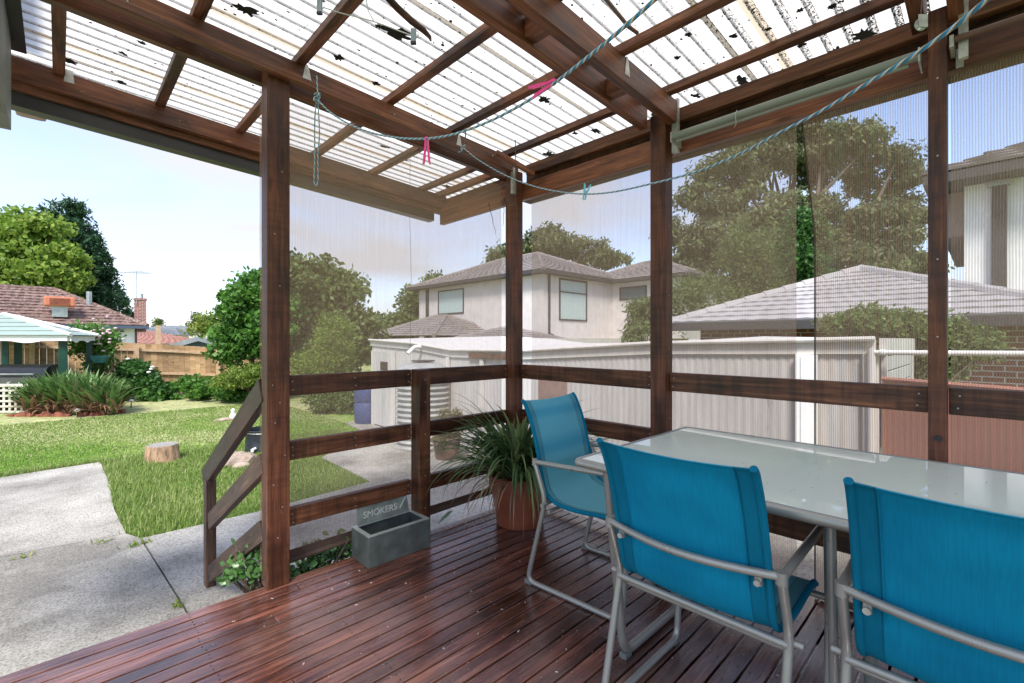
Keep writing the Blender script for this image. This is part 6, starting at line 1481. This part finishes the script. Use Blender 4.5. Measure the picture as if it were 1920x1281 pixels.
# ------------------------------------------------------------------ clotheslines and pegs
def rope_mat():
    m, t, N, L = mat_new('blue_yellow_rope'); o = N('ShaderNodeOutputMaterial'); b = N('ShaderNodeBsdfPrincipled'); L(b.outputs[0], o.inputs[0])
    at = N('ShaderNodeAttribute'); at.attribute_name = 'spiral'; fr = N('ShaderNodeMath'); fr.operation = 'FRACT'; L(at.outputs['Fac'], fr.inputs[0])
    r = N('ShaderNodeValToRGB'); r.color_ramp.interpolation = 'CONSTANT'; ramp(r, [(0, (.03, .26, .44)), (.40, (.62, .70, .72)), (.60, (.55, .36, .10)), (.78, (.03, .14, .22))])
    L(fr.outputs[0], r.inputs[0]); L(r.outputs[0], b.inputs['Base Color']); b.inputs['Roughness'].default_value = .7; return m
M_rope = rope_mat()
def rope(pts, r, per=.034, n=10, step=.004):
    P = catmull(pts, 24); Ls = [0]
    for a, b in zip(P, P[1:]): Ls.append(Ls[-1] + (b - a).length)
    # resample
    Q = []; k = 0; s = 0
    while s < Ls[-1]:
        while Ls[k + 1] < s: k += 1
        t = (s - Ls[k]) / max(1e-6, Ls[k + 1] - Ls[k]); Q.append(P[k].lerp(P[k + 1], t)); s += step
    mb = MB(); mb.tube(Q, r, n=n, cap=False); me = bpy.data.meshes.new('rope'); me.from_pydata(mb.v, [], mb.f); me.materials.append(M_rope)
    sp = []
    for i in range(len(Q)):
        for j in range(n): sp.append(i * step / per + j / n)
    # avoid wrap seam: store per corner
    at = me.attributes.new('spiral', 'FLOAT', 'CORNER'); vals = []
    for p in me.polygons:
        vi = [me.loops[l].vertex_index for l in p.loop_indices]; js = [v % n for v in vi]; wrap = max(js) == n - 1 and min(js) == 0
        for v in vi:
            j = v % n; vals.append((v // n) * step / per + (1.0 if (wrap and j == 0) else j / n) * 2 + 1)
    at.data.foreach_set('value', vals); me.polygons.foreach_set('use_smooth', [True] * len(me.polygons)); me.update(); return me
cl = thing('clothesline', 'blue and yellow rope sagging from the front beam toward the top centre', 'rope', ony(593, 175, 2.44))
L1 = [(594, 186, 2.32), (618, 210, 2.26), (655, 233, 2.16), (700, 250, 2.05), (750, 259, 1.92), (800, 260, 1.80), (850, 252, 1.68), (910, 231, 1.55), (970, 201, 1.42), (1030, 163, 1.28), (1090, 117, 1.13), (1150, 68, .99), (1225, 2, .86), (1300, -70, .76)]
local('line', rope([ond(*p) for p in L1], .0042), cl, wm(cl).inverted())
lp = [(594, 142, 2.33), (595, 165, 2.32), (596, 186, 2.32)]; local('hanger_loop', rope([ond(*p) for p in lp], .0033), cl, wm(cl).inverted())
lp = [(593, 186, 2.32), (590, 230, 2.32), (590, 290, 2.32), (589, 338, 2.32), (592, 348, 2.32), (596, 338, 2.32), (596, 290, 2.32), (599, 250, 2.32), (596, 186, 2.32)]
local('loose_end', rope([ond(*p) for p in lp], .0030), cl, wm(cl).inverted())
kn = [ond(594 + 6 * math.cos(a * 1.3), 182 + 7 * math.sin(a), 2.32 + .012 * math.sin(a * .7)) for a in [k * .8 for k in range(16)]]
local('knot', rope(kn, .0034), cl, wm(cl).inverted())
cl2 = thing('clothesline', 'second rope sagging from the beam near the corner post toward the top right', 'rope', ond(870, 276, 2.9))
L2 = [(868, 277, 2.85), (900, 302, 2.76), (950, 330, 2.62), (1000, 349, 2.45), (1050, 360, 2.28), (1100, 364, 2.10), (1150, 360, 1.93), (1220, 345, 1.70), (1300, 324, 1.48), (1380, 292, 1.28), (1460, 250, 1.11), (1540, 208, .98), (1620, 160, .86), (1700, 112, .76), (1780, 57, .68), (1850, 0, .61), (1920, -60, .55)]
local('line', rope([ond(*p) for p in L2], .0034), cl2, wm(cl2).inverted())
kn = [ond(868 + 4 * math.cos(a * 1.3), 276 + 4 * math.sin(a), 2.85 + .01 * math.sin(a * .7)) for a in [k * .8 for k in range(14)]]; local('knot', rope(kn, .0032), cl2, wm(cl2).inverted())
local('loose_end', rope([ond(868, 278, 2.85), ond(864, 284, 2.84), ond(858, 286, 2.83)], .003), cl2, wm(cl2).inverted())
part('wire_hook', MB().tube([ond(871, 240, 2.86), ond(873, 250, 2.86), ond(872, 272, 2.86), ond(868, 278, 2.86)], .004, n=6), M_wire, cl2, True)

def peg(name, label, mat, c, d1, ln, spread, nrm, grp):
    """two-legged spring peg; c = jaw point, d1 = direction of body, nrm = spread plane normal"""
    c = Vector(c); d1 = Vector(d1).normalized(); n = Vector(nrm).normalized(); s = n.cross(d1).normalized(); n = d1.cross(s)
    t = thing(name, label, 'clothes peg', c, group=grp)
    for sg in (1, -1):
        M = Matrix((d1, s, n)).transposed().to_4x4(); M.translation = c
        mb = MB(); h = .0048
        pr = [(-.012, .0012), (-.006, .0085), (.012, .0075), (ln * .55, .0085 + spread * .25), (ln * .9, spread * .75 + .006), (ln, spread + .004), (ln, spread * .9), (ln * .85, spread * .55), (ln * .5, spread * .18 + .001), (.012, .0012), (.004, .0022)]
        pts = [(x, sg * y) for x, y in pr]; k = len(pts); mb.add([(x, y, -h) for x, y in pts] + [(x, y, h) for x, y in pts], [tuple(range(k)), tuple(range(k, 2 * k))[::-1]] + [(i, (i + 1) % k, k + (i + 1) % k, k + i) for i in range(k)])
        part('leg', mb, mat, t, M=M)
    sp = MB(); M = Matrix((d1, s, n)).transposed().to_4x4(); M.translation = c
    for kk in range(4): sp.tube([(ln * .42 + .004 * math.cos(a), .004 * math.sin(a), -.0045 + kk * .003) for a in [q * .7 for q in range(10)]], .0008, n=4)
    part('spring', sp, M_bracket, t, M=M)
c = ond(800, 262, 1.80); peg('clothes_peg', 'bright pink clothes peg hanging straight down from the rope', M_pinkplastic, c, (.0, .0, -1), .095, .011, (FW[0], FW[1], 0), 'clothes pegs')
c = ond(1036, 155, 1.27); dd = ond(1000, 172, 1.27) - c; peg('clothes_peg', 'pale pink clothes peg lying sideways on the rope below the roof', M_pinkplastic, c, dd, .066, .013, (FW[0], FW[1], .2), 'clothes pegs')
c = ond(1097, 366, 2.12); dd = ond(1102, 344, 2.12) - c; peg('clothes_peg', 'light blue clothes peg on the lower rope', M_blueplastic, c + dd * -.2, dd, .062, .013, (FW[0], FW[1], 0), 'clothes pegs')

# coat hanger with clips, hanging from the rafters
hg = thing('clip_hanger', 'thin metal trouser hanger with two clips below the roof', 'hanger', ond(690, 40, 1.3))
part('wire', MB().tube([ond(606, 14, 1.30), ond(640, 25, 1.29), ond(700, 40, 1.27), ond(770, 66, 1.25)], .0016, n=6).tube([ond(700, 38, 1.27), ond(690, 20, 1.27), ond(684, -20, 1.27)], .0016, n=6), M_bracket, hg, True)
for (px, py, dd) in ((599, 11, 1.30), (775, 66, 1.25)):
    c = ond(px, py, dd); X_ = Vector((RT[0], RT[1], 0)); M = Matrix((X_, Vector((FW[0], FW[1], 0)), Vector((0, 0, 1)))).transposed().to_4x4(); M.translation = c
    mb = MB(); 
    for k in range(5): mb.box((-.006 + k * .0026, -.004, -.018), (-.0045 + k * .0026, .004, .018))
    mb.box((-.0065, .0015, -.018), (.0075, .003, .018)); mb.tube([(.008, 0, .012), (.013, 0, .008), (.013, 0, -.006), (.008, 0, -.008)], .0012, n=5)
    cl_ = part('clip', mb, M_galv, hg, M=M); part('rubber_pad', MB().box((-.007, -.0045, -.024), (.0075, .0045, -.0185)), M_black, cl_, M=M)
hk = thing('wooden_hanger', 'dark curved wooden coat hanger arm poking down from the top edge', 'hanger', ond(780, 30, 1.05))
pts = [ond(722, -10, .95), ond(745, 15, .98), ond(772, 40, 1.02), ond(795, 58, 1.05), ond(806, 70, 1.06), ond(808, 77, 1.06)]
part('arm', MB().tube(pts, [.007, .0075, .0075, .0065, .0045, .002], n=10), M_rail, hk, True)
# long wire hook by the corner post
wh = MB().tube([ond(966, 262, 2.72), ond(967, 300, 2.72), ond(966, 384, 2.72), ond(957, 386, 2.72), ond(950, 372, 2.72)], .0028, n=6); tag(part('wire_hook', wh, M_wire), 'long thin wire hook hanging beside the corner post', 'hook')
sw_ = MB().tube([ond(995, 0, 2.9), ond(996, 2, 2.9)], .001)
# pulley near the last post
pu = thing('blind_pulley', 'round grey pulley hanging at the top of the last post', 'pulley', ond(1727, 45, 1.55))
M = Matrix((Vector((RT[0], RT[1], 0)), Vector((0, 0, 1)), Vector((-FW[0], -FW[1], 0)))).transposed().to_4x4(); M.translation = ond(1727, 46, 1.62)
mb = MB(); prf_ = [(.001, .006), (.018, .006), (.021, .003), (.018, 0), (.021, -.003), (.018, -.006), (.001, -.006)]; mb.lathe(prf_, (0, 0, 0), 24)
part('wheel', mb, M_galv, pu, True, M=M)
part('cheek_plate', MB().box((-.016, -.014, .0065), (.016, .030, .0095), ch=.001), M_bracket, pu, M=M)
part('hanging_wire', MB().tube([ond(1727, 30, 1.62), ond(1728, 12, 1.62), ond(1731, -20, 1.62)], .0022, n=5), M_wire, pu)
# fan-palm reflections etc. come from the real surroundings; slim down-rod under the right-hand roof bay
rod = MB().tube([ond(1125, -15, 1.75), ond(1178, 50, 1.98), ond(1195, 62, 2.02)], .008, n=10); tag(part('conduit', rod, M_tubebrown), 'thin brown conduit under the roof right of the centre beams', 'pipe')
